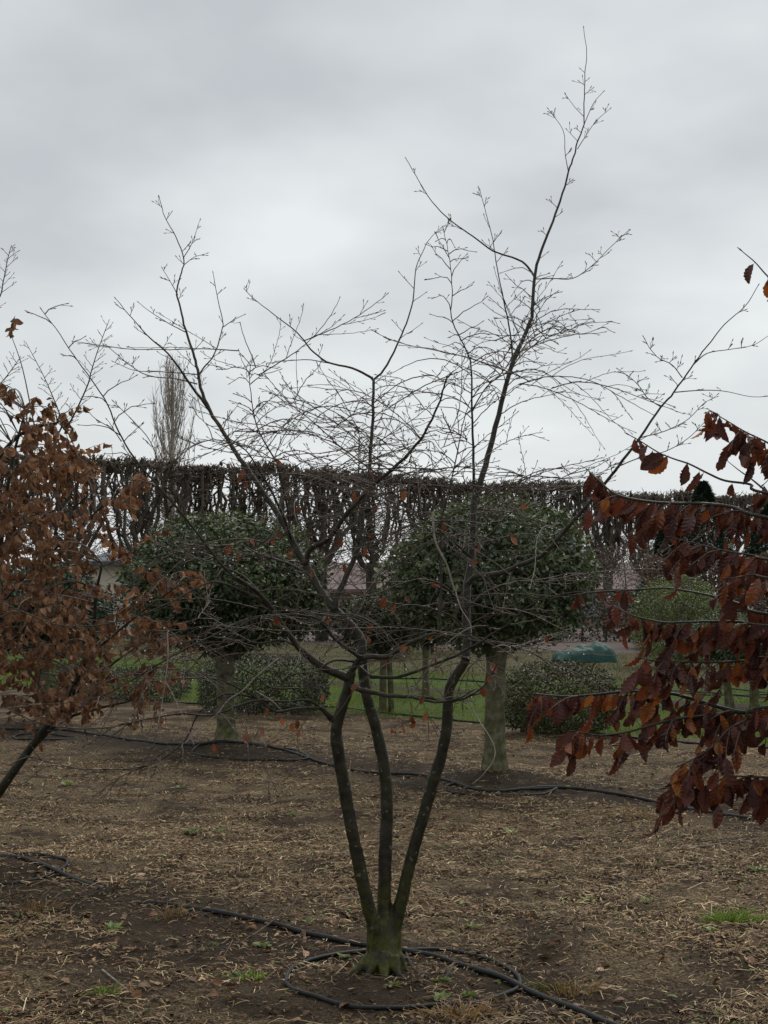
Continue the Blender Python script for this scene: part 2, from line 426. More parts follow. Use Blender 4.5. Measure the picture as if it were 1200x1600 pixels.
# ------------------------------------------------------------------ generic growth
def rot_about(v, k, a):
    k = unit(k); return v * math.cos(a) + np.cross(k, v) * math.sin(a) + k * np.dot(k, v) * (1 - math.cos(a))
def perp(d):
    r = rng.normal(size=3); r -= d * np.dot(r, d); return unit(r)
def bud(mb, p, d, r=0.0025, L=0.014):
    d = unit(d)
    mb.tube([p, p + d * L * .4, p + d * L], [r * .6, r, r * .2], 3, False)
def twig(mb, p, d, L, r, arch=0.0, tipup=0.0, zig=0.12, n=None, sub=0, nodes=None, buds=True, sides=4):
    """one fine twig: arch>0 bends to the ground, tipup turns the end up again; returns its nodes"""
    n = n or max(4, int(L / 0.03)); d = unit(d); P = [np.array(p, float)]; step = L / n
    side = perp(d); q = P[0]
    for i in range(n):
        t = (i + 1) / n
        dd = d + side * zig * .95 * (1 if i % 2 else -1)
        d = unit(d + np.array([0, 0, -1]) * arch / n * (1.6 if t < .7 else 0.4) + np.array([0, 0, 1]) * tipup / n * (2.0 if t > .55 else 0) + rng.normal(size=3) * 0.035)
        q = q + unit(dd) * step; P.append(q)
    P = np.array(P); R = np.linspace(r, max(r * 0.5, 0.0011), n + 1)
    mb.tube(P, R, sides, False)
    if buds: bud(mb, P[-1], P[-1] - P[-2])
    if nodes is not None: nodes.extend(P[1:])
    if mb is globals().get('twigs'): all_nodes.extend(P[1:])
    if sub > 0:
        for i in range(1, n):
            if rng.random() < 0.55:
                dirn = unit(P[i + 1] - P[i - 1])
                s = side * (1 if i % 2 else -1) + rng.normal(size=3) * .25
                sd = unit(dirn * 0.9 + s * 0.55 + np.array([0, 0, 0.12]))
                rem = L * (1 - i / n)
                if sub > 1 and rem > 0.10 and rng.random() < 0.42:
                    twig(mb, P[i], sd, rem * rng.uniform(.4, .85), r * .7, arch * .5, tipup, zig, None, sub - 1, nodes, True, 3)
                else:
                    l = rng.uniform(.012, .04); e = P[i] + sd * l
                    mb.tube([P[i], P[i] + sd * l * .6 + rng.normal(size=3) * .002, e], [.0011, .001, .0009], 3, False)
                    bud(mb, e, sd)
    return P

# ------------------------------------------------------------------ leaf shapes
def pleated_leaf(K=6, wid=0.30, fold=0.25, curl=0.4, twist=0.0, pleat=0.022, seed=0):
    r = np.random.default_rng(seed); rows = 2 * K; V = []; F = []
    def bend(x, y, z):
        a = curl * y
        if abs(curl) > 1e-3: yy = math.sin(a) / curl; zz = -(1 - math.cos(a)) / curl
        else: yy, zz = y, 0
        yy, zz = yy + z * math.sin(a), zz + z * math.cos(a)
        t = twist * y
        return (x * math.cos(t) - zz * math.sin(t) * .4, yy, zz + x * math.sin(t))
    for i in range(rows + 1):
        y = i / rows
        w = wid * (math.sin(math.pi * min(1, y ** 0.82)) ** 0.72 if 0 < y < 1 else 0.0) + (0.004 if i in (0, rows) else 0)
        sh = 0.16 * w / wid * (1 - y)
        z = pleat * (1 if i % 2 else -1) * (w / wid)
        jit = r.normal() * 0.012
        for sx in (-1, 0, 1):
            if sx == 0: V.append(bend(0, y, 0))
            else: V.append(bend(sx * (w + jit * (0 < i < rows)) * (1.0 if i % 2 else 0.95), min(1.0, y + sh), abs(w) * fold + z))
    for i in range(rows):
        o = i * 3
        F += [(o, o + 1, o + 4, o + 3), (o + 1, o + 2, o + 5, o + 4)]
    V = np.array(V); 
    # stalk
    V = np.vstack([V, [(-.008, -.09, 0), (.008, -.09, 0), (-.008, 0, 0), (.008, 0, 0)]]); k = len(V) - 4
    F.append((k, k + 1, k + 3, k + 2))
    return V, np.array(F)
def leaf_meshes(prefix, mat, n=7, seed=1, K=6, wid=0.30, curl=(0.1, 1.1), fold=(.05, .5), pleat=0.022):
    r = np.random.default_rng(seed); out = []
    for i in range(n):
        V, F = pleated_leaf(K, wid * r.uniform(.72, 1.18), r.uniform(*fold), r.uniform(*curl) * (1 if r.random() < .8 else -.6), r.normal() * .5, pleat, seed * 50 + i)
        me = np_mesh(prefix, V, F, None, False); me.materials.append(mat); out.append((me, V, F))
    return out
LM_RED = leaf_meshes('leaf', M_LEAF_RED, 12, 3, 6, 0.235, (0.1, 1.7), (.1, .9), 0.026)
LM_TAN = leaf_meshes('leaf', M_LEAF_TAN, 7, 4, 4, 0.26, (0.2, 1.5), (.1, .7))
LM_ORG = leaf_meshes('leaf', M_LEAF_ORG, 5, 5, 4, 0.28, (0.2, 1.5), (.2, .8))

def leaf_obj(me, p, d, nrm, L, parent, name='leaf'):
    d = unit(d); s = unit(np.cross(d, nrm)); z = np.cross(s, d)
    M = Matrix(((s[0] * L, d[0] * L, z[0] * L, p[0]), (s[1] * L, d[1] * L, z[1] * L, p[1]), (s[2] * L, d[2] * L, z[2] * L, p[2]), (0, 0, 0, 1)))
    o = bpy.data.objects.new(name, me); COL.objects.link(o)
    if parent is not None:
        o.parent = parent; o.matrix_parent_inverse = Matrix.Translation(-Vector(parent.location))
    o.matrix_basis = M
    return o

# ------------------------------------------------------------------ main multi-stemmed tree
YB = 6.3
base = np.array([0.0, YB, 0.0])
tree = thing('multi_stem_tree', 'bare three-stemmed beech tree with mossy base inside the hose loop', 'tree', base)
def px_path(pts, y0, y1, sub=4):
    n = len(pts); Q = np.array(pts, float)
    d = np.r_[0, np.cumsum(np.hypot(*(Q[1:] - Q[:-1]).T))]; d /= d[-1]
    return smooth_path([at(x, y, y0 + (y1 - y0) * t) for (x, y), t in zip(pts, d)], sub)
# trunk: three stems grown together over flaring roots, fused into one skin
tb = MB()
STEMS = [([(590, 1530), (585, 1480), (583, 1445), (577, 1423), (560, 1347), (545, 1270), (535, 1212), (527, 1166), (526, 1140), (533, 1109), (543, 1078), (549, 1048)], 6.28, 6.18, .036, .0235),
         ([(602, 1530), (601, 1480), (601, 1445), (600, 1423), (602, 1347), (604, 1270), (603, 1224), (598, 1186), (587, 1136), (575, 1094), (568, 1055), (565, 1015)], 6.31, 6.36, .038, .0225),
         ([(612, 1530), (615, 1480), (618, 1445), (625, 1418), (641, 1347), (660, 1281), (675, 1228), (690, 1178), (698, 1136), (700, 1101), (704, 1071), (716, 1050), (729, 1030)], 6.32, 6.3, .036, .021)]
for pts, y0, y1, r0, r1 in STEMS:
    P = px_path(pts, y0, y1, 4); n = len(P)
    R = np.linspace(r0 * .86, r1, n) + 0.010 * np.exp(-((np.arange(n) / n) / .10) ** 2)
    tb.tube(P, R, 14)
P = smooth_path([at(601, 1545, 6.30), at(601, 1505, 6.30), at(600, 1475, 6.30), at(601, 1425, 6.30)], 5); tb.tube(P, np.interp(np.arange(len(P)), [0, 5, 10, 15], [.092, .072, .055, .020]), 16)
for (x, y, Y, ex, ey, eY, r) in [(583, 1492, 6.27, 536, 1512, 6.20, .030), (600, 1490, 6.24, 601, 1540, 6.16, .030), (618, 1492, 6.3, 640, 1508, 6.32, .032), (600, 1488, 6.36, 622, 1500, 6.46, .034),
                                (588, 1490, 6.33, 562, 1500, 6.42, .034), (614, 1495, 6.25, 624, 1526, 6.19, .030), (588, 1495, 6.25, 570, 1520, 6.19, .026)]:
    a = at(x, y, Y); e = at(ex, ey, eY); e[2] = float(hgt(e[0], e[1])) - .012; m_ = (a + e) / 2; m_[2] -= .012
    tb.tube(smooth_path([a, m_, e], 5), np.linspace(r, .012, 11), 10)
tm = tb.mesh('trunk_raw')
to = bpy.data.objects.new('trunk_raw', tm); COL.objects.link(to)
md = to.modifiers.new('r', 'REMESH'); md.mode = 'VOXEL'; md.voxel_size = 0.0065; md.use_smooth_shade = True
md = to.modifiers.new('s', 'SMOOTH'); md.iterations = 6; md.factor = 0.5
tx = bpy.data.textures.new('barkclouds', 'CLOUDS'); tx.noise_scale = 0.05
md = to.modifiers.new('d', 'DISPLACE'); md.texture = tx; md.strength = 0.008; md.mid_level = 0.5; md.texture_coords = 'GLOBAL'
dg = bpy.context.evaluated_depsgraph_get(); dg.update()
tm2 = bpy.data.meshes.new_from_object(to.evaluated_get(dg)); tm2.name = 'trunk'
bpy.data.objects.remove(to)
link('trunk', tm2, M_BARK, tree)

# limbs traced in plan: (points, Y at root, Y at tip, radius root, radius tip, lateral spacing, lateral length, from-fraction, lateral style)
LIMBS = [
 # left fork of the left stem and its long outer shoot
 ([(547, 1062), (537, 1056), (515, 1047), (492, 1034), (466, 1011), (447, 985), (432, 962), (417, 940), (398, 921), (375, 905)], 6.18, 6.02, .021, .0055, .085, .22, .6, 'low'),
 ([(425, 951), (400, 925), (350, 887), (294, 814), (252, 765), (210, 716), (185, 674), (168, 632), (143, 593), (115, 555), (94, 523), (65, 484)], 6.08, 5.65, .0078, .0015, .085, .22, .12, 'mid'),
 ([(190, 690), (175, 670), (150, 655), (135, 640)], 5.8, 5.7, .0022, .0012, .06, .03, .1, 'up'),
 ([(294, 814), (262, 770), (240, 700), (215, 665), (178, 628)], 5.9, 5.8, .0034, .0014, .07, .06, .2, 'up'),
 # right fork of the left stem
 ([(549, 1050), (556, 1038), (567, 1027), (605, 1026), (627, 1013), (650, 1000), (680, 990), (700, 993), (722, 994)], 6.18, 6.05, .0145, .005, .12, .3, .3, 'low'),
 ([(684, 990), (687, 962), (689, 925), (689, 869), (690, 815), (702, 765), (715, 705), (725, 655), (738, 622), (770, 585)], 6.07, 6.2, .0075, .0016, .07, .24, .3, 'mid'),
 ([(566, 1028), (540, 1012), (515, 989), (500, 970), (480, 962), (440, 960), (390, 965)], 6.16, 5.9, .009, .003, .10, .3, .3, 'low'),
 ([(504, 972), (512, 962), (505, 930), (505, 905), (515, 870), (519, 850), (517, 800)], 6.1, 6.0, .0045, .0014, .08, .2, .3, 'mid'),
 # middle stem: crooked limb to the upper left
 ([(566, 1020), (564, 1000), (549, 978), (526, 955), (504, 929), (489, 902), (477, 880), (462, 857), (447, 824), (425, 790), (395, 745), (369, 708), (348, 673), (328, 642), (314, 605), (307, 570), (300, 546), (290, 516), (282, 481), (276, 454), (284, 425), (287, 404), (275, 370), (258, 340), (249, 309)], 6.36, 6.85, .0205, .0015, .075, .17, .42, 'up'),
 ([(328, 642), (300, 604), (263, 553), (235, 529), (208, 499), (181, 467)], 6.65, 6.5, .0075, .0015, .09, .10, .2, 'up'),
 ([(308, 600), (275, 592), (232, 587), (201, 569), (167, 540)], 6.66, 6.35, .0035, .0014, .07, .05, .2, 'up'),
 ([(310, 585), (293, 584), (252, 581), (211, 579), (177, 565)], 6.68, 6.9, .003, .0014, .07, .05, .2, 'up'),
 ([(308, 592), (318, 575), (331, 560), (340, 540), (347, 515), (348, 502), (341, 471), (333, 427)], 6.68, 6.8, .0042, .0014, .07, .06, .2, 'up'),
 ([(347, 512), (365, 500), (381, 492)], 6.76, 6.7, .0022, .0012, .05, .03, .1, 'up'),
 ([(290, 519), (263, 505), (232, 485), (217, 473)], 6.75, 6.6, .0026, .0012, .06, .04, .1, 'up'),
 ([(278, 461), (266, 440), (254, 420)], 6.8, 6.7, .0022, .0012, .05, .03, .1, 'up'),
 ([(286, 404), (300, 380), (309, 354)], 6.8, 6.9, .0022, .0012, .05, .03, .1, 'up'),
 ([(287, 414), (303, 402), (316, 398)], 6.8, 6.7, .002, .0011, .05, .03, .1, 'up'),
 # fishbone spine left of centre
 ([(452, 830), (450, 800), (442, 760), (435, 730), (422, 705), (405, 675), (396, 645), (391, 605), (390, 584), (394, 562)], 6.45, 6.3, .0065, .0016, .042, .26, .18, 'arch'),
 ([(455, 842), (440, 800), (420, 760), (405, 735), (383, 703), (352, 680), (338, 660)], 6.45, 6.2, .0070, .0018, .07, .25, .3, 'arch'),
 # middle: knuckle to the right
 ([(478, 882), (481, 865), (489, 854), (504, 848), (519, 835), (537, 809), (560, 782), (590, 752), (612, 734), (650, 695), (675, 655), (690, 618), (697, 595), (706, 582)], 6.42, 6.0, .0135, .0035, .055, .30, .25, 'arch'),
 # middle upright with two horns
 ([(524, 955), (526, 932), (537, 910), (552, 876), (564, 839), (566, 797), (571, 767), (577, 737), (579, 700), (582, 660), (584, 605), (583, 592)], 6.40, 6.62, .0140, .0062, .045, .32, .22, 'arch'),
 ([(583, 594), (577, 588), (550, 575), (510, 565), (485, 545), (465, 520), (440, 500), (400, 470), (383, 453)], 6.62, 6.4, .0060, .0014, .11, .07, .25, 'up'),
 ([(583, 594), (600, 578), (620, 540), (635, 505), (645, 470), (650, 420), (660, 395), (670, 375), (690, 355)], 6.62, 6.75, .0056, .0014, .075, .14, .2, 'up'),
 ([(600, 748), (557, 717), (525, 692), (490, 660), (452, 630), (430, 605), (416, 588)], 6.25, 6.05, .0042, .0014, .065, .12, .15, 'up'),
 ([(584, 650), (565, 646), (545, 652), (525, 667), (505, 690)], 6.6, 6.4, .0028, .0012, .06, .08, .1, 'arch'),
 ([(560, 850), (556, 800), (560, 740), (561, 690), (556, 680)], 6.45, 6.7, .005, .0025, .05, .22, .2, 'arch'),
 # right stem and the tall leader
 ([(727, 1034), (730, 997), (729, 967), (729, 934), (731, 909), (736, 876), (738, 846), (740, 813), (742, 778), (755, 740), (770, 685), (787, 615), (800, 570), (815, 535), (830, 495), (835, 435), (845, 395), (860, 355), (875, 315), (888, 269), (896, 245), (902, 222), (912, 194), (913, 151), (914, 114), (917, 84), (912, 44)], 6.3, 6.85, .0195, .0013, .066, .24, .36, 'leader'),
 ([(741, 778), (740, 740), (739, 695), (737, 620), (735, 565), (720, 530), (705, 495), (707, 455), (702, 405), (693, 360)], 6.48, 6.3, .0075, .0014, .055, .22, .15, 'arch'),
 ([(789, 608), (800, 568), (797, 520), (787, 470), (777, 420), (770, 375), (760, 335), (750, 298)], 6.6, 6.4, .0052, .0014, .06, .12, .2, 'up'),
 ([(835, 432), (820, 412), (800, 402), (770, 392), (740, 370), (705, 345), (675, 315), (650, 275), (635, 249)], 6.7, 6.45, .0052, .0014, .11, .08, .2, 'up'),
 ([(836, 436), (865, 435), (895, 435), (925, 415), (950, 390), (982, 360)], 6.7, 6.9, .0030, .0013, .06, .06, .15, 'up'),
 ([(800, 568), (830, 530), (870, 510), (905, 522), (940, 512)], 6.62, 6.3, .0034, .0013, .06, .14, .15, 'arch'),
 ([(789, 604), (810, 560), (850, 530), (890, 515), (920, 505), (955, 503)], 6.6, 6.9, .0032, .0013, .06, .12, .15, 'arch'),
 ([(738, 640), (760, 605), (790, 575), (840, 490), (852, 470)], 6.45, 6.2, .0032, .0013, .06, .14, .15, 'arch'),
 ([(888, 269), (883, 239), (880, 204), (857, 171)], 6.8, 6.7, .0022, .0012, .06, .035, .1, 'up'),
 ([(902, 233), (929, 192), (953, 170)], 6.8, 6.9, .0020, .0012, .06, .03, .1, 'up'),
 ([(912, 196), (927, 162), (942, 144)], 6.82, 6.75, .0020, .0012, .06, .02, .1, 'up'),
 ([(913, 183), (897, 166), (884, 148)], 6.82, 6.9, .0018, .0011, .06, .02, .1, 'up'),
 ([(902, 220), (886, 203)], 6.8, 6.75, .0014, .001, .06, .02, .1, 'up'),
 # long shoot to the right
 ([(731, 912), (743, 901), (765, 898), (787, 894), (817, 881), (846, 868), (868, 846), (890, 821), (912, 795), (958, 740), (966, 729), (999, 685), (1033, 636), (1053, 613), (1079, 575), (1104, 542), (1133, 506), (1163, 480), (1184, 447)], 6.3, 5.85, .0125, .0014, .11, .10, .25, 'up'),
 ([(1033, 636), (1012, 622), (1000, 605), (985, 590), (966, 577)], 6.0, 6.15, .0024, .0012, .035, .03, .1, 'up'),
 ([(1066, 590), (1050, 570), (1030, 560), (1016, 545), (1008, 531)], 5.98, 5.85, .0024, .0012, .035, .03, .1, 'up'),
 ([(1053, 613), (1090, 610), (1130, 611), (1175, 620), (1210, 618)], 5.98, 5.7, .0026, .0012, .06, .03, .1, 'up'),
 ([(1083, 570), (1105, 552), (1140, 546), (1175, 540), (1200, 525)], 5.95, 6.1, .0026, .0012, .06, .03, .1, 'up'),
 ([(1000, 684), (1040, 673), (1075, 655), (1100, 630), (1120, 620)], 6.05, 6.3, .0026, .0012, .05, .04, .1, 'up'),
 ([(966, 729), (1000, 715), (1040, 705), (1075, 685), (1102, 658)], 6.08, 5.85, .0026, .0012, .05, .04, .1, 'up'),
 ([(930, 772), (915, 760), (880, 762), (840, 770), (800, 768)], 6.1, 6.3, .0030, .0012, .05, .16, .1, 'up'),
 ([(742, 800), (780, 775), (830, 745), (880, 748), (930, 742), (960, 725)], 6.45, 6.25, .0034, .0012, .05, .14, .1, 'up'),
 # long low arms
 ([(548, 1072), (560, 1077), (575, 1080), (605, 1086), (642, 1088), (680, 1092), (710, 1096), (744, 1082), (765, 1060), (775, 1040)], 6.16, 5.85, .0120, .0025, .10, .2, .5, 'low'),
 ([(640, 1088), (680, 1097), (715, 1092), (740, 1078)], 6.02, 5.9, .0075, .003, .12, .15, .3, 'low'),
 ([(562, 1042), (575, 1054), (590, 1058), (620, 1058), (650, 1049), (680, 1037), (710, 1026), (744, 1007), (765, 993), (795, 975), (824, 949), (864, 931), (912, 925), (963, 925)], 6.2, 5.7, .0085, .002, .08, .24, .35, 'low'),
 ([(520, 1125), (508, 1112), (498, 1104)], 6.2, 6.12, .0140, .010, 1, .1, 1, 'low'),
 ([(500, 1105), (482, 1094), (451, 1096), (410, 1094), (390, 1084), (358, 1068), (340, 1061), (290, 1060), (250, 1061)], 6.12, 5.8, .0060, .0018, .07, .2, .2, 'low'),
 ([(500, 1106), (464, 1107), (431, 1112), (405, 1095), (380, 1100), (330, 1118), (286, 1115), (229, 1124), (172, 1136), (114, 1138), (57, 1128), (8, 1105)], 6.12, 5.5, .0065, .0018, .09, .22, .3, 'low'),
 ([(498, 1103), (472, 1086), (467, 1076), (438, 1076), (415, 1071), (400, 1056), (361, 1035), (334, 1006), (302, 1040), (275, 1070), (250, 1097)], 6.14, 5.9, .0050, .0016, .10, .16, .3, 'low'),
 ([(556, 1034), (521, 1032), (495, 1048), (457, 1053), (420, 1048)], 6.18, 5.95, .0065, .002, .07, .2, .3, 'low'),
 ([(432, 965), (400, 935), (360, 915), (324, 911), (267, 941), (210, 964), (152, 977), (95, 977), (46, 960), (0, 941)], 6.1, 5.6, .0060, .0018, .10, .22, .3, 'low'),
 ([(447, 985), (420, 965), (380, 970), (340, 990), (290, 1014), (248, 1037), (198, 1067), (152, 1090), (95, 1099), (20, 1100)], 6.15, 5.7, .0065, .0016, .08, .24, .25, 'low'),
 ([(400, 1090), (350, 1085), (309, 1117), (290, 1155), (248, 1189), (191, 1202), (114, 1199), (31, 1178)], 6.0, 5.6, .0050, .0016, .09, .2, .3, 'low'),
 ([(466, 1011), (440, 1000), (400, 1005), (360, 985), (310, 955), (260, 950)], 6.14, 6.5, .0060, .0018, .07, .24, .2, 'low'),
 ([(417, 940), (380, 900), (330, 880), (280, 862), (240, 855)], 6.05, 6.3, .0050, .0018, .07, .26, .2, 'low'),
 ([(489, 902), (450, 880), (410, 868), (370, 850), (330, 860), (290, 880)], 6.42, 6.7, .0060, .0018, .06, .26, .2, 'low'),
 ([(729, 960), (700, 920), (660, 905), (620, 915), (580, 930), (530, 935), (480, 925)], 6.3, 5.8, .0060, .0018, .08, .22, .2, 'low'),
 ([(730, 985), (700, 960), (640, 945), (590, 960), (520, 962), (450, 950)], 6.3, 6.0, .0050, .0016, .08, .22, .2, 'low'),
 ([(729, 950), (760, 925), (800, 910), (850, 905), (900, 895), (950, 905)], 6.3, 6.6, .0060, .0018, .07, .24, .2, 'low'),
 ([(730, 1000), (770, 1005), (800, 1010), (830, 1020), (860, 1040), (890, 1075)], 6.3, 6.0, .0055, .0016, .09, .18, .3, 'low'),
 ([(735, 870), (700, 840), (660, 810), (610, 790), (570, 770)], 6.36, 6.0, .0055, .0018, .06, .22, .2, 'low'),
 ([(738, 860), (770, 830), (800, 800), (850, 785), (900, 770)], 6.36, 6.6, .0050, .0016, .06, .22, .2, 'arch'),
]
twigs = MB()
low_nodes = []; all_nodes = []
def lateral(style, p, T, frac, L, s):
    T = unit(T)
    az = rng.uniform(-1, 1) * 1.2 + (0 if s > 0 else math.pi)
    h = np.array([math.cos(az), math.sin(az) * .8, 0.0])
    if style == 'arch':
        d = unit(h * 1.0 + np.array([0, 0, rng.uniform(.30, 1.15)]) + T * .15)
        return twig(twigs, p, d, L * rng.uniform(.6, 1.7), .0024, rng.uniform(.2, 1.5), rng.uniform(.1, .7), .12, None, 2, low_nodes if p[2] < 2.1 else None)
    if style == 'up':
        d = unit(h * .75 + T * .6 + np.array([0, 0, .12]))
        return twig(twigs, p, d, L * rng.uniform(.5, 1.3), .0016, .1, .3, .10, None, 2 if L > .1 else 1)
    if style == 'mid':
        d = unit(h * .9 + T * .45 + np.array([0, 0, .3]))
        return twig(twigs, p, d, L * rng.uniform(.5, 1.6), .0024, rng.uniform(.2, .9), .3, .11, None, 2, low_nodes if p[2] < 2.1 else None)
    if style == 'low':
        d = unit(h * 1.0 + T * .5 + np.array([0, 0, rng.uniform(-.3, .3)]))
        return twig(twigs, p, d, L * rng.uniform(.5, 1.9), .0027, rng.uniform(-.3, .9), rng.uniform(0, .5), .15, None, 2, low_nodes)
for (pts, y0, y1, r0, r1, sp, ll, fr, style) in LIMBS:
    P = px_path(pts, y0, y1, 4)
    n = len(P); L = np.r_[0, np.cumsum(np.linalg.norm(P[1:] - P[:-1], axis=1))]
    P[1:-1] += rng.normal(size=(n - 2, 3)) * np.minimum(.0012, r0 * .12)
    R = r1 + (r0 - r1) * (1 - L / L[-1]) ** 1.35
    mb = MB(); mb.tube(P, R, 8 if r0 > .008 else 6)
    bud(mb, P[-1], P[-1] - P[-2])
    all_nodes.extend(P[n // 5:])
    link('limb', mb.mesh('limb'), M_LIMB if r0 > .0045 else M_TWIG, tree)
    x = fr * L[-1] + rng.uniform(0, sp); sgn = 1
    while x < L[-1] - .01:
        f = x / L[-1]; i = min(n - 2, int(np.searchsorted(L, x) - 1)); i = max(i, 0)
        q = P[i] + (P[i + 1] - P[i]) * ((x - L[i]) / max(L[i + 1] - L[i], 1e-6)); T = P[i + 1] - P[i]
        st = style; l = ll * (1.15 - .85 * f)
        if style == 'leader':
            st = 'arch' if f < .60 else 'up'
            l = ll * (1.0 if f < .50 else .5) if f < .60 else .11 * (1.3 - f)
            if f > .60 and rng.random() < .5: x += sp; continue
        lateral(st, q, T, f, l, sgn)
        sgn = -sgn; x += sp * min(3.0, .25 + rng.exponential(.8)) * {'arch': .62, 'mid': .75, 'low': .95}.get(st, 1.0)
# loose long fine branches in the lower crown
LN = np.array(all_nodes)
for zlo, zhi, cnt_, l0, l1, up0, up1 in ((1.3, 1.95, 45, .4, 1.1, -.2, .3), (1.9, 2.75, 95, .25, .75, .0, .7)):
    C_ = LN[(LN[:, 2] > zlo) & (LN[:, 2] < zhi) & (np.abs(LN[:, 0]) < .85)]
    for k in range(cnt_):
        p = C_[rng.integers(0, len(C_))]; a = rng.uniform(0, 2 * math.pi)
        d = np.array([math.cos(a), math.sin(a) * .8, rng.uniform(up0, up1)])
        twig(twigs, p, d, l0 + (l1 - l0) * rng.random() ** 1.4, .0026, rng.uniform(-.1, 1.3), rng.uniform(0, .5), .08, None, 2, low_nodes if zlo < 1.5 else None)
link('twigs', twigs.mesh('twigs'), M_TWIG, tree, 'stuff')
# pale dead twigs
for pts, y0, y1, r in [([(436, 1027), (400, 1058), (379, 1079), (356, 1094), (340, 1115), (315, 1136), (289, 1161)], 6.0, 5.8, .0028),
                       ([(676, 800), (680, 845), (697, 880), (708, 915), (712, 925)], 6.0, 6.05, .0055),
                       ([(712, 925), (720, 950), (735, 975), (737, 995)], 6.05, 6.0, .0028),
                       ([(727, 1085), (745, 1120), (770, 1160), (772, 1185), (755, 1210), (738, 1225)], 6.0, 5.8, .0026),
                       ([(770, 1012), (785, 1008), (797, 1012), (795, 1018), (780, 1018)], 5.95, 5.9, .0038),
                       ([(480, 992), (470, 1010), (463, 1040), (440, 1062)], 6.05, 5.95, .0022),
                       ([(400, 1080), (425, 1095), (440, 1110)], 5.95, 5.9, .003),
                       ([(290, 835), (292, 860), (320, 880)], 6.0, 6.05, .0025)]:
    P = px_path(pts, y0, y1, 4); mb = MB(); mb.tube(P, np.linspace(r, r * .5, len(P)), 5)
    link('dead_twig', mb.mesh('dead_twig'), M_PALE, tree)
# the few leaves still hanging on
AN = np.array(all_nodes); ANx, ANy, _ = project(AN); stalks = MB()
for (x, y) in [(440, 722), (372, 850), (365, 868), (420, 830), (430, 845), (402, 862), (462, 875), (528, 876), (547, 850), (575, 835), (590, 800), (540, 772), (590, 752), (477, 893), (489, 890), (608, 928), (620, 940), (645, 936), (590, 955),
               (425, 983), (498, 977), (577, 990), (660, 1006), (645, 1020), (674, 1024), (616, 1046), (560, 1068), (692, 1066), (679, 1105), (519, 1088), (640, 1138), (653, 1128), (627, 1140), (612, 1146), (594, 1238), (735, 858), (762, 845),
               (830, 806), (766, 808), (800, 850), (740, 880), (466, 1146), (440, 1128), (456, 1140), (405, 1106), (400, 1138), (430, 1112), (333, 1170), (415, 946), (845, 1010), (762, 1063), (446, 846), (381, 842), (376, 874), (455, 860), (437, 858),
               (558, 1016), (752, 1070), (775, 1058), (383, 748), (378, 757), (368, 745), (463, 800), (617, 1150), (634, 1146), (556, 858), (478, 1152), (412, 1146), (447, 1150), (640, 760), (697, 905), (705, 820), (486, 905)]:
    me = LM_ORG[rng.integers(0, len(LM_ORG))][0]
    near = np.nonzero((np.abs(ANx - x) < 16) & (np.abs(ANy - (y - 8)) < 14))[0]
    if len(near): p = AN[near[rng.integers(0, len(near))]]
    else:
        j = int(np.argmin((ANx - x) ** 2 + (ANy - y + 8) ** 2)); p = at(x, y - 8, AN[j][1]); m_ = (p + AN[j]) / 2 + np.array([0, 0, .01])
        stalks.tube(smooth_path([AN[j], m_, p], 3), np.linspace(.0018, .001, 7), 4, False)
    d = np.array([rng.normal() * .35, rng.normal() * .35, -1.0])
    leaf_obj(me, p, d, np.array([rng.normal() * .6, -1, rng.normal() * .4]), rng.uniform(.032, .052), tree)
if stalks.n: link('leaf_twigs', stalks.mesh('leaf_twigs'), M_TWIG, tree, 'stuff')
# water drops under the twigs
V0 = []; 
for a in range(5):
    th = math.pi * a / 4
    for b in range(7):
        ph = 2 * math.pi * b / 7; V0.append((math.sin(th) * math.cos(ph), math.sin(th) * math.sin(ph), -math.cos(th) * 1.1))
F0 = np.array([(a * 7 + b, a * 7 + (b + 1) % 7, (a + 1) * 7 + (b + 1) % 7, (a + 1) * 7 + b) for a in range(4) for b in range(7)])
ln = np.array(low_nodes); sel = ln[rng.permutation(len(ln))[:300]]
rad = rng.uniform(.0020, .0036, len(sel)); V0 = np.array(V0)
DV = (sel[:, None, :] - np.array([0, 0, 1])[None, None] * (rad * .95)[:, None, None] + V0[None] * rad[:, None, None]).reshape(-1, 3)
DF = (F0[None] + (np.arange(len(sel)) * len(V0))[:, None, None]).reshape(-1, 4)
dm_ = np_mesh('water_drops', DV, DF, None, True)
link('water_drops', dm_, M_DROP, tree, 'stuff')

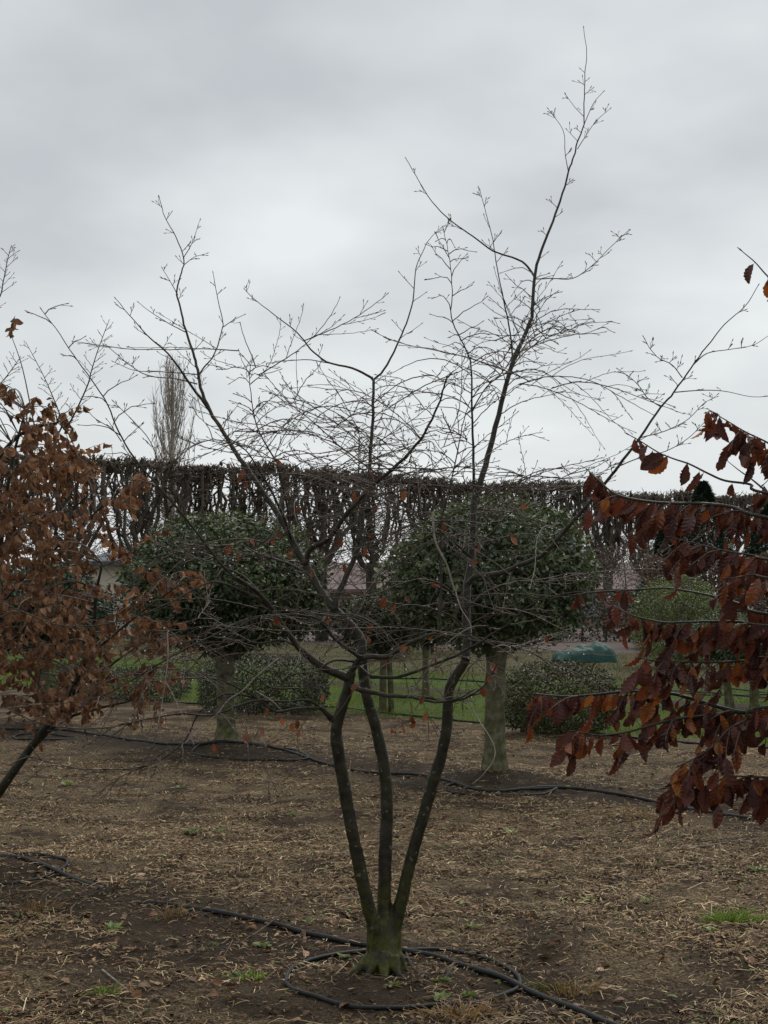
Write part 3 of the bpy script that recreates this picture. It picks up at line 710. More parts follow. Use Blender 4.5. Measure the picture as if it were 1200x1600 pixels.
# ------------------------------------------------------------------ right beech: dark leaves hanging near the camera
rt = thing('copper_beech_tree', 'young beech with big dark red-brown pleated leaves reaching in at the picture edge', 'tree', (2.4, 3.9, 0))
mb = MB()
P = smooth_path([(2.42, 3.92, -.1), (2.40, 3.9, .05), (2.36, 3.88, .8), (2.42, 3.92, 1.7), (2.38, 3.9, 2.6), (2.45, 3.95, 3.6)], 6)
mb.tube(P, np.interp(np.arange(len(P)), [0, 4, len(P) - 1], [.075, .045, .008]), 12)
link('trunk', mb.mesh('trunk'), M_BARK, rt)
RB = [([(1200, 809), (1147, 793), (1101, 787), (1040, 786), (995, 781), (960, 771), (936, 751), (920, 736)], 3.55, 3.75, .0042, 1.55, .30, 1),
      ([(1200, 771), (1173, 757), (1133, 751), (1107, 740), (1077, 725), (1053, 717), (1029, 707), (1000, 689), (984, 680)], 3.6, 3.7, .0030, 1.6, .45, .55),
      ([(1200, 960), (1165, 947), (1128, 935), (1083, 925), (1040, 919), (1000, 921), (933, 925), (895, 930)], 3.6, 3.9, .0034, 1.3, .15, .45),
      ([(1200, 978), (1160, 972), (1120, 971), (1070, 972), (1035, 972), (990, 962), (955, 945)], 3.5, 3.6, .0032, 1.35, .1, 1.15),
      ([(1200, 1028), (1166, 1032), (1115, 1035), (1058, 1034), (1020, 1032), (1002, 1029)], 3.55, 3.5, .0032, 1.25, .1, 1.15),
      ([(1205, 1112), (1160, 1113), (1115, 1102), (1075, 1090), (1044, 1083), (987, 1080), (931, 1085), (888, 1088), (830, 1084)], 3.55, 3.65, .0048, 1.15, .1, 1),
      ([(1150, 1112), (1101, 1119), (1058, 1123), (1019, 1133), (979, 1144), (939, 1149), (900, 1143)], 3.56, 3.5, .0034, 0, .1, 1),
      ([(1200, 1105), (1165, 1125), (1138, 1140), (1115, 1165), (1085, 1185), (1065, 1195)], 3.4, 3.35, .0030, 1.15, .15, 1.25),
      ([(1205, 1215), (1175, 1212), (1150, 1220), (1120, 1228), (1075, 1228), (1040, 1232)], 3.45, 3.4, .0028, 1.05, .15, 1.15),
      ([(1210, 875), (1180, 868), (1140, 862), (1090, 850), (1050, 840)], 3.4, 3.55, .0030, 1.5, .2, .9),
      ([(1215, 905), (1180, 898), (1150, 902), (1120, 905)], 3.3, 3.4, .0026, 1.4, .2, .9),
      ([(1225, 450), (1200, 432), (1180, 410), (1160, 393)], 3.6, 3.6, .0024, 2.3, .5, .7),
      ([(1230, 712), (1200, 692), (1165, 675), (1140, 660), (1115, 645)], 3.6, 3.6, .0026, 1.75, .4, .9),
      ([(1200, 770), (1176, 750), (1155, 735), (1135, 719)], 3.6, 3.7, .0018, 0, .4, 0.05)]
rtw = MB(); spots = []
for pts, y0, y1, r, zt, up, dens in RB:
    Q = [at(x, y, y0 + (y1 - y0) * i / (len(pts) - 1)) for i, (x, y) in enumerate(pts)]
    if zt:
        e = np.array([2.38, 3.9, zt]); a = Q[0]; Q = [e, e + (a - e) * .35 + np.array([0, 0, .03]), e + (a - e) * .7 + np.array([0, 0, .02])] + Q
    P = smooth_path(Q, 5); n = len(P)
    mb = MB(); mb.tube(P, r * .45 + (r * 1.6 - r * .45) * (1 - np.arange(n) / (n - 1)) ** 1.1, 6); bud(mb, P[-1], P[-1] - P[-2], .0022, .018)
    link('branch', mb.mesh('branch'), M_LIMB, rt)
    L = np.r_[0, np.cumsum(np.linalg.norm(P[1:] - P[:-1], axis=1))]
    x = L[-1] * .12 if zt else .02; k = 0
    while x < L[-1] - .005:
        i = max(0, min(n - 2, int(np.searchsorted(L, x) - 1))); q = P[i] + (P[i + 1] - P[i]) * ((x - L[i]) / max(1e-6, L[i + 1] - L[i])); T = unit(P[i + 1] - P[i])
        spots.append((q, T, dens, k)); k += 1; x += rng.uniform(.014, .027)
leaves_r = []
for q, T, dens, k in spots:
    if rng.random() > dens * .95: continue
    s = 1 if k % 2 else -1
    side = unit(np.cross(T, np.array([0, 0, 1.0]))) * s
    m = 1 + int(rng.random() < .55 * dens) + int(rng.random() < .4 * dens)
    if dens >= .9 and rng.random() < .62 * dens:       # short side shoot carrying a cluster
        d = unit(T * .6 + side * .6 + np.array([0, 0, rng.uniform(-.8, .15)])); Lb = rng.uniform(.04, .12)
        Pn = twig(rtw, q, d, Lb, .0014, .6, 0, .1, 4, 0)
        for j in range(1, len(Pn)):
            leaves_r.append((Pn[j], T, side * (1 if j % 2 else -1)))
    for j in range(m): leaves_r.append((q + T * rng.uniform(-.01, .01), T, side))
def hang(T, side, down=1.0):
    d = unit(np.array([0, 0, -down]) + T * rng.uniform(.0, .5) + side * rng.uniform(0, .5) + rng.normal(size=3) * .26)
    nrm = np.array([rng.normal() * .75, -1.0, rng.normal() * .5 + .35])
    return d, nrm
objs_r = []; rest_r = []
for (q, T, side) in leaves_r:
    d, nrm = hang(T, side); L = .034 + .040 * rng.random()
    px, py, _ = project(q)
    (objs_r if -20 < px < 1215 else rest_r).append((q, d, nrm, L))
if len(objs_r) > 298:
    idx = rng.permutation(len(objs_r)); rest_r += [objs_r[i] for i in idx[298:]]; objs_r = [objs_r[i] for i in idx[:298]]
for q, d, nrm, L in objs_r:
    leaf_obj(LM_RED[rng.integers(0, len(LM_RED))][0], q + d * .09 * L, d, nrm, L, rt)
if rtw.n: link('twigs', rtw.mesh('twigs'), M_TWIG, rt, 'stuff')
def stuff_leaves(name, items, templates, stops, parent, mat):
    Vs, Fs, Cs, off = [], [], [], 0
    cs = np.array([c for _, c in stops]); ps = np.array([p for p, _ in stops])
    for (q, d, nrm, L) in items:
        _, V, F = templates[rng.integers(0, len(templates))]
        v, f = batch(V, F, q[None], d[None], nrm[None], L)
        t = rng.random(); col = np.array([np.interp(t, ps, cs[:, k]) for k in range(3)])
        Vs.append(v); Fs.append(f + off); Cs.append(np.tile(col, (len(v), 1))); off += len(v)
    if Vs: return link(name, np_mesh(name, np.concatenate(Vs), np.concatenate(Fs), np.concatenate(Cs)), mat, parent, 'stuff')
stuff_leaves('leaves', rest_r, LM_RED, RED, rt, M_LEAF_ATT)

# ------------------------------------------------------------------ left beech: tan leaves in sprays
LB = np.array([-2.45, 8.7, 0.0])
lt = thing('tan_beech_tree', 'multi-stemmed young beech still thick with tan-brown leaves', 'tree', LB)
lt_limbs = []
def ltlimb(pts, r0, r1, kind='limb', m=None):
    Q = [np.asarray(p, float) if len(p) == 3 and not isinstance(p, tuple) else at(*p) for p in pts]
    P = smooth_path(Q, 5); n = len(P)
    mb = MB(); mb.tube(P, np.linspace(r0, r1, n), 10 if r0 > .015 else 6)
    link(kind, mb.mesh(kind), m or (M_BARK if r0 > .015 else M_LIMB), lt); lt_limbs.append(P)
b0 = LB + np.array([0, 0, -.05])
ltlimb([b0, (-40, 1300, 8.66), (0, 1236, 8.6), (38, 1182, 8.55), (75, 1132, 8.5), (105, 1095, 8.45), (133, 1030, 8.4), (146, 990, 8.4), (150, 930, 8.35), (160, 880, 8.3)], .034, .006, 'stem')
ltlimb([b0, (-75, 1280, 8.75), (-60, 1150, 8.8), (-20, 1000, 8.85), (0, 860, 8.9), (15, 740, 8.9), (40, 640, 8.9)], .034, .006, 'stem')
ltlimb([b0, (-90, 1260, 8.65), (-110, 1100, 8.6), (-80, 900, 8.5), (-30, 760, 8.45), (30, 680, 8.4), (90, 660, 8.4)], .032, .006, 'stem')
ltlimb([(40, 1180, 8.55), (95, 1128, 8.5), (147, 1109, 8.45), (208, 1094, 8.35), (245, 1080, 8.3)], .012, .004)
ltlimb([(-10, 960, 8.85), (40, 900, 8.8), (95, 850, 8.75), (150, 800, 8.7), (195, 760, 8.6), (215, 735, 8.6)], .010, .002)
ltlimb([(-20, 840, 8.5), (11, 826, 8.5), (39, 818, 8.5), (75, 814, 8.45), (120, 790, 8.4)], .010, .002)
ltlimb([(20, 1000, 8.8), (60, 960, 8.7), (130, 900, 8.6), (200, 870, 8.5)], .008, .002)
ltlimb([(133, 1030, 8.4), (180, 990, 8.3), (230, 950, 8.2), (280, 915, 8.1), (315, 900, 8.0)], .008, .002)
ltlimb([(110, 1090, 8.45), (160, 1050, 8.4), (215, 1010, 8.3), (265, 985, 8.25)], .008, .002)
ltlimb([(75, 1132, 8.5), (60, 1080, 8.6), (70, 1030, 8.7), (100, 970, 8.75)], .008, .002)
# bare shoots on top
ltlimb([(90, 680, 8.4), (97, 664, 8.4), (94, 649, 8.4), (80, 614, 8.4), (66, 583, 8.45), (40, 534, 8.5)], .0055, .0016)
ltlimb([(100, 668, 8.4), (112, 655, 8.38), (136, 604, 8.3), (143, 579, 8.3), (154, 544, 8.25), (171, 499, 8.2)], .0055, .0016)
ltlimb([(-60, 520, 8.5), (-5, 470, 8.5), (5, 440, 8.5), (12, 405, 8.5), (18, 383, 8.5)], .005, .0016)
ltlimb([(-40, 640, 8.5), (0, 600, 8.5), (20, 575, 8.5), (33, 556, 8.5)], .004, .0014)
ltlimb([(-50, 700, 8.5), (-40, 640, 8.5), (-60, 520, 8.5)], .010, .005)
ltw = MB()
for P in lt_limbs[-5:-1]:
    for i in range(3, len(P) - 1, 1):
        if rng.random() < .9:
            s = 1 if i % 2 else -1; T = unit(P[min(i + 1, len(P) - 1)] - P[i - 1])
            twig(ltw, P[i], unit(T * .6 + np.array([s * .8, rng.normal() * .3, .2])), rng.uniform(.03, .10) * (1.5 - i / len(P)), .0019, 0, .2, .1, None, 1)
allp = np.concatenate([P[2:] for P in lt_limbs[:10]])
sprays = []
def in_poly(x, y, poly):
    c = False; n = len(poly)
    for i in range(n):
        x1, y1 = poly[i]; x2, y2 = poly[i - 1]
        if (y1 > y) != (y2 > y) and x < (x2 - x1) * (y - y1) / (y2 - y1) + x1: c = not c
    return c
POLYS = [([(-60, 600), (15, 612), (50, 640), (100, 660), (104, 690), (85, 730), (120, 700), (150, 740), (140, 800), (165, 830), (178, 880), (165, 930), (190, 960), (185, 1010), (165, 1050), (175, 1090), (120, 1120), (60, 1100), (-60, 1010)], 370),
         ([(150, 800), (190, 760), (230, 735), (222, 765), (195, 800), (165, 830)], 9),
         ([(205, 930), (255, 905), (315, 890), (308, 925), (262, 940), (215, 950)], 16), ([(205, 985), (250, 970), (275, 1000), (262, 1030), (215, 1030)], 17),
         ([(195, 1040), (245, 1050), (250, 1100), (215, 1112), (190, 1090)], 13), ([(15, 1105), (60, 1095), (140, 1095), (135, 1130), (40, 1135)], 12), ([(195, 870), (212, 855), (215, 880)], 2), ([(-20, 525), (18, 530), (10, 550)], 1)]
for poly, cnt in POLYS:
    xs = [p[0] for p in poly]; ys = [p[1] for p in poly]; k = 0
    while k < cnt:
        x, y = rng.uniform(min(xs), max(xs)), rng.uniform(min(ys), max(ys))
        if in_poly(x, y, poly) and not (cnt > 20 and 126 < x < 216 and 850 < y < 925):
            yy = rng.uniform(8.0, 9.3) if cnt > 20 else rng.uniform(8.1, 8.5)
            sprays.append(at(x, y - 12, yy)); k += 1
items_l = []
for c in sprays:
    dist = np.linalg.norm(allp - c, axis=1); j = int(np.argmin(dist)); b = allp[j]
    out = unit((c - b) * np.array([1, 1, .5]) + rng.normal(size=3) * .1)
    if dist[j] > .04:
        m_ = (b + c) / 2 + np.array([0, 0, .02 + dist[j] * .08])
        Pn = smooth_path([b, m_, c], 4); ltw.tube(Pn, np.linspace(.0042 if dist[j] > .3 else .003, .0018, len(Pn)), 4, False)
    Pn = twig(ltw, c, out + np.array([0, 0, rng.uniform(-.3, .3)]), rng.uniform(.10, .24), .0018, .3, .1, .12, 6, 0)
    for i, q in enumerate(Pn):
        sd = unit(np.cross(out, np.array([0, 0, 1.0])) + rng.normal(size=3) * .3) * (1 if i % 2 else -1)
        for r_ in range(1 + int(rng.random() < .65)):
            d = unit(np.array([0, 0, -.9]) + out * rng.uniform(0, .6) + sd * rng.uniform(.1, .9) + rng.normal(size=3) * .25)
            nrm = np.array([rng.normal() * .9, -1.0, rng.normal() * .6 + .3])
            items_l.append((q, d, nrm, rng.uniform(.040, .068)))
link('twigs', ltw.mesh('twigs'), M_TWIG, lt, 'stuff')
vis = []; rest = []
for it in items_l:
    px, py, dd = project(it[0]); (vis if 3 < px < 1190 else rest).append((it[3] / dd - it[0][1] * .004, it))
vis.sort(key=lambda t: -t[0])
for _, (q, d, nrm, L) in vis[:298]:
    leaf_obj(LM_TAN[rng.integers(0, len(LM_TAN))][0], q, d, nrm, L, lt)
stuff_leaves('leaves', [t[1] for t in vis[298:]] + [t[1] for t in rest], LM_TAN, TAN, lt, M_LEAF_ATT)

# ------------------------------------------------------------------ evergreen umbrella trees
T_EV = np.array([(0, 0, 0), (-.5, .42, .12), (.5, .42, .12), (0, 1, -.10), (0, .5, 0)], float); F_EV = np.array([(0, 4, 1), (0, 2, 4), (1, 4, 3), (4, 2, 3)])
def foliage(n, shape, size, cols, inner=0.3, out_bias=1.0, width=0.55, seed=0):
    """leaf faces spread through a shell; shape(u: unit dirs) -> surface point and normal"""
    r = np.random.default_rng(seed)
    u = r.normal(size=(n, 3)); u /= np.linalg.norm(u, axis=1, keepdims=True)
    S, Nn, lump = shape(u)
    dep = 1 - inner * r.random(n) ** 1.6
    cen = np.array([0, 0, (S[:, 2].max() + S[:, 2].min()) / 2])
    pos = cen + (S - cen) * dep[:, None] + r.normal(size=(n, 3)) * size * .35
    ax = r.normal(size=(n, 3)) * .8 + Nn * .45 + np.array([0, 0, -.15])
    nr = Nn * out_bias + r.normal(size=(n, 3)) * .55 + np.array([0, 0, .35])
    L = size * r.uniform(.65, 1.25, n)
    V, F = batch(T_EV, F_EV, pos, ax, nr, L, L * width)
    t = r.random(n); cs = np.array(cols)
    C = cs[0] + (cs[1] - cs[0]) * t[:, None]
    hi = r.random(n) < .08; C[hi] = cs[2]
    C = C * np.clip(1 + 1.1 * (vnoise(pos[:, 0] * 5 + seed, pos[:, 2] * 5 + pos[:, 1] * 4) + .5 * vnoise(pos[:, 0] * 12, pos[:, 2] * 12 + pos[:, 1] * 9)), .45, 1.7)[:, None]
    return V, F, np.repeat(C, len(T_EV), 0)
def dome_shape(rx, rz_up, rz_dn, zc, lump=.10, fr=3.0, seed=0, pw=2.0):
    def f(u):
        a = np.arctan2(u[:, 1], u[:, 0]); el = np.arcsin(np.clip(u[:, 2], -1, 1))
        lm = 1 + lump * (vnoise(a * fr + seed * 7.7, el * fr + 3) + .6 * vnoise(a * fr * 2.3 + seed, el * fr * 2.3)) * 1.6
        k = (np.abs(u[:, 0]) ** pw + np.abs(u[:, 1]) ** pw + np.abs(u[:, 2]) ** pw) ** (-1 / pw)
        S = u * k[:, None] * lm[:, None]; sc = np.where(u[:, 2] > 0, rz_up, rz_dn)
        S = np.stack([S[:, 0] * rx, S[:, 1] * rx, S[:, 2] * sc + zc], 1)
        Nn = np.stack([u[:, 0] / rx, u[:, 1] / rx, u[:, 2] / sc], 1); Nn /= np.linalg.norm(Nn, axis=1, keepdims=True)
        return S, Nn, lm
    return f
EVC = [(.036, .058, .027), (.092, .125, .058), (.17, .20, .115)]
def umbrella_tree(label, X, Y, rx, top, mid, bot, tr, leaf=.06, n=17000, cols=EVC, seed=1, lean=0.0, forks=6, group='evergreen umbrella trees in a row', name='evergreen_umbrella_tree', th=None):
    g = float(hgt(X, Y)); t = thing(name, label, 'tree', (X, Y, g), group)
    sh = dome_shape(rx, top - mid, mid - bot, mid, .14, 2.6, seed, 1.8); n = int(n * 1.6); rx = rx * 1.04
    def shifted(u):
        S, Nn, l = sh(u); return S, Nn, l
    V, F, C = foliage(n, shifted, leaf, cols, .55, 1.0, .55, seed)
    low = V[:, 2] < bot + .02
    V = V + np.array([X, Y, 0])
    crown = link('crown', np_mesh('crown', V, F, C), M_EVER, t, 'stuff')
    hth = th or bot + .05
    mb = MB()
    P = smooth_path([(X, Y, g - .08), (X + .005, Y, g + .06), (X + lean * .3, Y, (g + hth) / 2), (X + lean, Y, hth)], 6); n_ = len(P)
    R = tr * (1 + .10 * (np.random.default_rng(seed + 70).random(n_) - .5)) * (1.0 + .55 * np.exp(-np.maximum(P[:, 2] - g, 0) / .10)) * (1 + .05 * np.sin(np.arange(n_) * 1.9 + seed)); R[-1] *= 1.1
    mb.tube(P, R, 16); link('trunk', mb.mesh('trunk'), M_BARK_EV, t)
    for k in range(forks):
        a = k * 2 * math.pi / forks + seed; d = np.array([math.cos(a), math.sin(a), 0])
        p0 = np.array([X + lean, Y, hth - .08 - .05 * (k % 2)])
        P = smooth_path([p0, p0 + d * rx * .18 + np.array([0, 0, .12]), p0 + d * rx * .42 + np.array([0, 0, .22 + .1 * (k % 3)]), p0 + d * rx * .75 + np.array([0, 0, .38])], 4)
        mb = MB(); mb.tube(P, np.linspace(tr * .42, .008, len(P)), 8); link('limb', mb.mesh('limb'), M_BARK_EV, t)
    return t
umbrella_tree('dark evergreen umbrella tree with straight pale trunk, beside the green netting heap', .95, 12.8, .93, 2.44, 1.78, 1.12, .088, .058, 19000, EVC, 1, .03, 6, th=1.22)
umbrella_tree('dark evergreen umbrella tree behind the bare tree, wider, with forked lower limbs', -1.64, 15.4, 1.10, 2.43, 1.72, 1.00, .095, .058, 21000, [(.026, .044, .017), (.066, .096, .038), (.12, .15, .07)], 2, -.02, 7, th=1.02)
umbrella_tree('smaller dark evergreen umbrella tree half hidden by the tan beech', -4.15, 18.0, .80, 1.98, 1.45, .85, .08, .06, 13000, [(.016, .034, .020), (.036, .064, .036), (.07, .10, .06)], 3, 0, 5, th=.95)
ROOFC = [(.020, .026, .012), (.045, .052, .022), (.08, .085, .04)]
umbrella_tree('small round-headed evergreen with twin mossy trunks on the lawn strip', -.02, 20.0, .66, 1.66, 1.22, .80, .045, .05, 8000, ROOFC, 4, .02, 5, 'small clipped trees on the lawn', 'small_evergreen_tree', .95)
umbrella_tree('small dark evergreen on the lawn, seen between the middle and right stems', .66, 23.5, .72, 1.62, 1.2, .78, .05, .055, 7000, [(.014, .024, .012), (.034, .046, .022), (.06, .075, .04)], 5, 0, 5, 'small clipped trees on the lawn', 'small_evergreen_tree', .95)
umbrella_tree('small clipped tree on the lawn, thin leaning trunk under the dark beech leaves', 4.85, 20.8, .55, 1.35, .98, .65, .055, .05, 5000, EVC, 6, -.12, 4, 'small clipped trees on the lawn', 'small_evergreen_tree', .75)
umbrella_tree('small clipped tree on the lawn, mossy upright trunk near the picture edge', 5.0, 20.0, .5, 1.2, .9, .62, .06, .05, 5000, EVC, 7, 0, 4, 'small clipped trees on the lawn', 'small_evergreen_tree', .7)
# extra trunk of the twin
mb = MB(); P = smooth_path([(.10, 20.05, -.05), (.09, 20.05, .4), (.05, 20.05, .95)], 5); mb.tube(P, np.linspace(.045, .035, len(P)), 10)
tw = [o for o in COL.objects if o.name.startswith('small_evergreen_tree')][0]
link('trunk', mb.mesh('trunk'), M_BARK_EV, tw)

# clipped low shrubs in a row
def clipped_bush(label, X, Y, rx, h, leaf, n, cols, seed, pw=3.2, name='clipped_bush', group='clipped low bushes in a row'):
    g = float(hgt(X, Y)); t = thing(name, label, 'bush', (X, Y, g), group)
    V, F, C = foliage(n, dome_shape(rx, h * .55, h * .5, h * .48, .05, 4.0, seed, pw), leaf, cols, .35, 1.0, .6, seed)
    link('foliage', np_mesh('foliage', V + np.array([X, Y, g]), F, C), M_EVER, t, 'stuff')
    mb = MB()
    for k in range(5):
        a = k * 1.26 + seed; mb.tube(smooth_path([(X, Y, g - .05), (X + .1 * math.cos(a), Y + .1 * math.sin(a), g + h * .3), (X + rx * .6 * math.cos(a), Y + rx * .6 * math.sin(a), g + h * .6)], 3), np.linspace(.02, .006, 7), 5)
    link('stems', mb.mesh('stems'), M_BARK_EV, t)
    return t
BUC = [(.022, .028, .010), (.060, .064, .018), (.11, .10, .03)]
clipped_bush('clipped olive-green bush right of the pale trunk, under the dark leaves', 2.0, 16.9, .66, .80, .035, 15000, BUC, 1, 2.6)
clipped_bush('clipped dark green bush left of the stems, behind the forked evergreen', -1.62, 19.9, .86, .72, .035, 15000, [(.014, .021, .009), (.034, .044, .017), (.06, .066, .026)], 2, 4)
clipped_bush('small clipped bush on the lawn edge below the tan beech', -5.1, 24.0, .50, .45, .035, 5000, BUC, 3, 3)
clipped_bush('long clipped bush low behind the tan beech leaves', -3.9, 22.6, .9, .45, .035, 8000, [(.014, .021, .009), (.034, .044, .017), (.06, .066, .026)], 4, 4)
clipped_bush('tall pale yellow-green clipped dome beyond the lawn', 6.4, 32.0, 1.05, 1.95, .05, 15000, [(.055, .085, .022), (.115, .155, .045), (.17, .21, .07)], 5, 2.2, 'clipped_dome_shrub', 'domed shrubs')
clipped_bush('yellowish clipped shrub seen through the fork of the stems', .05, 36.0, .75, 1.6, .05, 7000, [(.045, .055, .016), (.085, .09, .026), (.12, .12, .04)], 6, 2.5, 'clipped_dome_shrub', 'domed shrubs')
# brown hedge and dark conifers behind the right-hand leaves
def row_hedge(name, label, x0, x1, Y, h, n, cols, seed, leaf=.09, th=.6):
    r = np.random.default_rng(seed); t = thing(name, label, 'hedge', ((x0 + x1) / 2, Y, 0))
    xs = r.uniform(x0, x1, n); zs = h * r.random(n) ** .8 * (1 + .16 * vnoise(xs * 1.1, seed)); ys = Y + r.uniform(-th, th, n)
    pos = np.stack([xs, ys, zs], 1); nr = r.normal(size=(n, 3)) * .6 + np.array([0, -1, .4])
    L = leaf * r.uniform(.7, 1.3, n); V, F = batch(T_EV, F_EV, pos, r.normal(size=(n, 3)), nr, L, L * .6)
    cs = np.array(cols); C = cs[0] + (cs[1] - cs[0]) * r.random((n, 1)); 
    link('foliage', np_mesh('foliage', V, F, np.repeat(C, 5, 0)), M_EVER, t, 'stuff')
    mb = MB()
    for x in np.arange(x0 + .3, x1, .8): mb.tube([(x, Y, -.1), (x + .05, Y, h * .5), (x - .05, Y, h * .9)], [.05, .035, .015], 5)
    link('stems', mb.mesh('stems'), M_FARBARK, t)
row_hedge('brown_hedge', 'brown-leaved beech hedge behind the pale dome shrub', 7.2, 13.5, 41.0, 2.6, 14000, [(.055, .032, .022), (.12, .075, .050)], 1)
row_hedge('twiggy_hedge', 'reddish twiggy hedge between the two evergreen crowns', .2, 2.6, 40.0, 3.2, 6000, [(.055, .032, .030), (.11, .070, .062)], 2, .07)
row_hedge('twiggy_hedge', 'brown-grey twiggy shrubs under the pleached trees, beside the hanging leaves', 6.3, 12.5, 55.0, 3.3, 9000, [(.075, .058, .050), (.15, .118, .10)], 4, .07, .9)
row_hedge('low_hedge', 'low dark hedge in front of the barn', -16, 9, 50.0, 1.6, 16000, [(.018, .026, .014), (.045, .050, .028)], 3, .11)
def conifer(label, X, Y, h, w, seed):
    r = np.random.default_rng(seed); t = thing('conifer_tree', label, 'tree', (X, Y, 0), 'dark conifers behind the brown hedge')
    n = 9000; zz = r.random(n) ** .85; a = r.uniform(0, 6.28, n); rr = w * (1 - zz) ** .75 * (.55 + .5 * r.random(n) ** .5) * (1 + .5 * vnoise(a * 2, zz * 9 + seed))
    pos = np.stack([X + rr * np.cos(a), Y + rr * np.sin(a), .2 + zz * (h - .2)], 1)
    ax = np.stack([np.cos(a), np.sin(a), r.uniform(-.5, .7, n)], 1); V, F = batch(T_EV, F_EV, pos, ax, r.normal(size=(n, 3)) * .4 + np.array([0, 0, 1]), .16, .07)
    C = np.array([.014, .028, .018]) + r.random((n, 1)) * np.array([.02, .034, .02])
    link('crown', np_mesh('crown', V, F, np.repeat(C, 5, 0)), M_EVER, t, 'stuff')
    mb = MB(); mb.tube([(X, Y, -.1), (X, Y, h * .95)], [.13, .02], 8); link('trunk', mb.mesh('trunk'), M_FARBARK, t)
conifer('dark conifer behind the hedge, level with the pleached tops', 10.0, 46.0, 5.1, 1.5, 1)
conifer('shorter dark conifer beside the taller one', 8.6, 44.0, 3.9, 1.3, 2)
conifer('dark conifer mostly hidden by the hanging beech leaves', 11.9, 45.0, 4.4, 1.6, 3)

# ------------------------------------------------------------------ pleached row far behind
def pleached_meshes(seed):
    r = np.random.default_rng(seed); tr = MB(); cr = MB(); tops = []
    tr.tube(smooth_path([(0, 0, -.2), (.03, 0, 1.0), (-.02, .02, 2.0), (0, 0, 2.7)], 4), np.interp(np.arange(13), [0, 3, 12], [.26, .19, .20]), 9)
    H = 5.95
    def fan(p, xt, yt, zt, r0, depth):
        sp_ = abs(xt - p[0]); zr = zt - p[2]
        c1 = p + np.array([(xt - p[0]) * r.uniform(.45, .75), (yt - p[1]) * .5, zr * r.uniform(.18, .34)])
        c2 = p + np.array([(xt - p[0]) * r.uniform(.85, 1.05), (yt - p[1]) * .9, zr * r.uniform(.55, .7)])
        P = smooth_path([p, c1, c2, np.array([xt, yt, zt])], 4); m = len(P)
        P[1:-1] += r.normal(size=(m - 2, 3)) * np.array([.05, .05, .02])
        cr.tube(P, np.linspace(r0, max(.020, r0 * .55), m), 5 if r0 > .03 else 4)
        for i in range(3, m): tops.append((P[i], i == m - 1))
        if depth > 0:
            for i in range(3, m - 2):
                if r.random() < .24:
                    fan(P[i].copy(), P[i][0] + r.normal() * .30, P[i][1] + r.normal() * .2, H - .1 - .25 * r.random(), r0 * .6, depth - 1)
    for k in range(10):
        xt = -1.34 + 2.68 * (k + .5) / 10 + r.normal() * .10
        fan(np.array([r.normal() * .05, r.normal() * .05, 2.1 + .7 * r.random() + .5 * (1 - abs(xt))]), xt, r.normal() * .32, H - .1 - .2 * r.random(), r.uniform(.065, .105), 2)
    for (p, end) in tops:      # knuckles with short shoots
        if p[2] > 5.0 and (end or r.random() < .14):
            for j in range(r.integers(2, 6)):
                d = unit(np.array([r.normal() * .6, r.normal() * .5, r.uniform(-.1, 1.2)])); l = r.uniform(.12, .42); e = p + d * l
                if e[2] > H + .08: e = p + d * l * max(0, (H + .12 * r.random() - p[2]) / max(1e-3, e[2] - p[2]))
                cr.tube([p, (p + e) / 2 + r.normal(size=3) * .04, e], [.022, .017, .010], 3, False)
            if end:
                for j in range(2):
                    c = p + r.normal(size=3) * np.array([.06, .05, .04]); cr.tube([c - [0, 0, .06], c, c + [0, 0, .07]], [.03, .055, .025], 5)
        elif p[2] < 5.0:
            for j in range(r.integers(0, 3)):
                d = unit(np.array([r.normal(), r.normal() * .5, r.normal() * .6 + .1])); l = r.uniform(.2, .7); e = p + d * l
                if e[2] > H: continue
                cr.tube([p, (p + e) / 2 + r.normal(size=3) * .06, e], [.013, .010, .006], 3, False)
    for k in range(85):        # thin arching shoots filling the lower half
        a = r.choice([-1, 1]); p = np.array([r.normal() * .3, r.normal() * .2, r.uniform(2.2, 4.2)])
        e = p + np.array([a * r.uniform(.5, 1.35), r.normal() * .3, r.uniform(-.3, 1.6)]); m_ = (p + e) / 2 + np.array([0, 0, r.uniform(-.25, .3)])
        P = smooth_path([p, m_, e], 3); cr.tube(P, np.linspace(.016, .007, len(P)), 3, False)
        for q in P[2:]:
            e2 = q + np.array([r.normal() * .25, r.normal() * .2, r.normal() * .25]); cr.tube([q, e2], [.010, .006], 3, False)
    return tr.mesh('trunk'), cr.mesh('crown')
PM = [pleached_meshes(s) for s in (21, 22, 23, 24, 25, 26)]
for a, b in PM: a.materials.append(M_FARTRUNK); b.materials.append(M_FARBARK)
ORD = ['first', 'second', 'third', 'fourth', 'fifth', 'sixth', 'seventh', 'eighth', 'ninth', 'tenth', 'eleventh', 'twelfth', 'thirteenth', 'fourteenth', 'fifteenth', 'sixteenth', 'seventeenth', 'eighteenth', 'nineteenth', 'twentieth']
p0, p1 = np.array([-11.6, 44.2]), np.array([17.2, 66.0]); dirr = (p1 - p0) / np.linalg.norm(p1 - p0); LEN = np.linalg.norm(p1 - p0)
ang = math.atan2(dirr[1], dirr[0]); kk = 0; cnt = 0
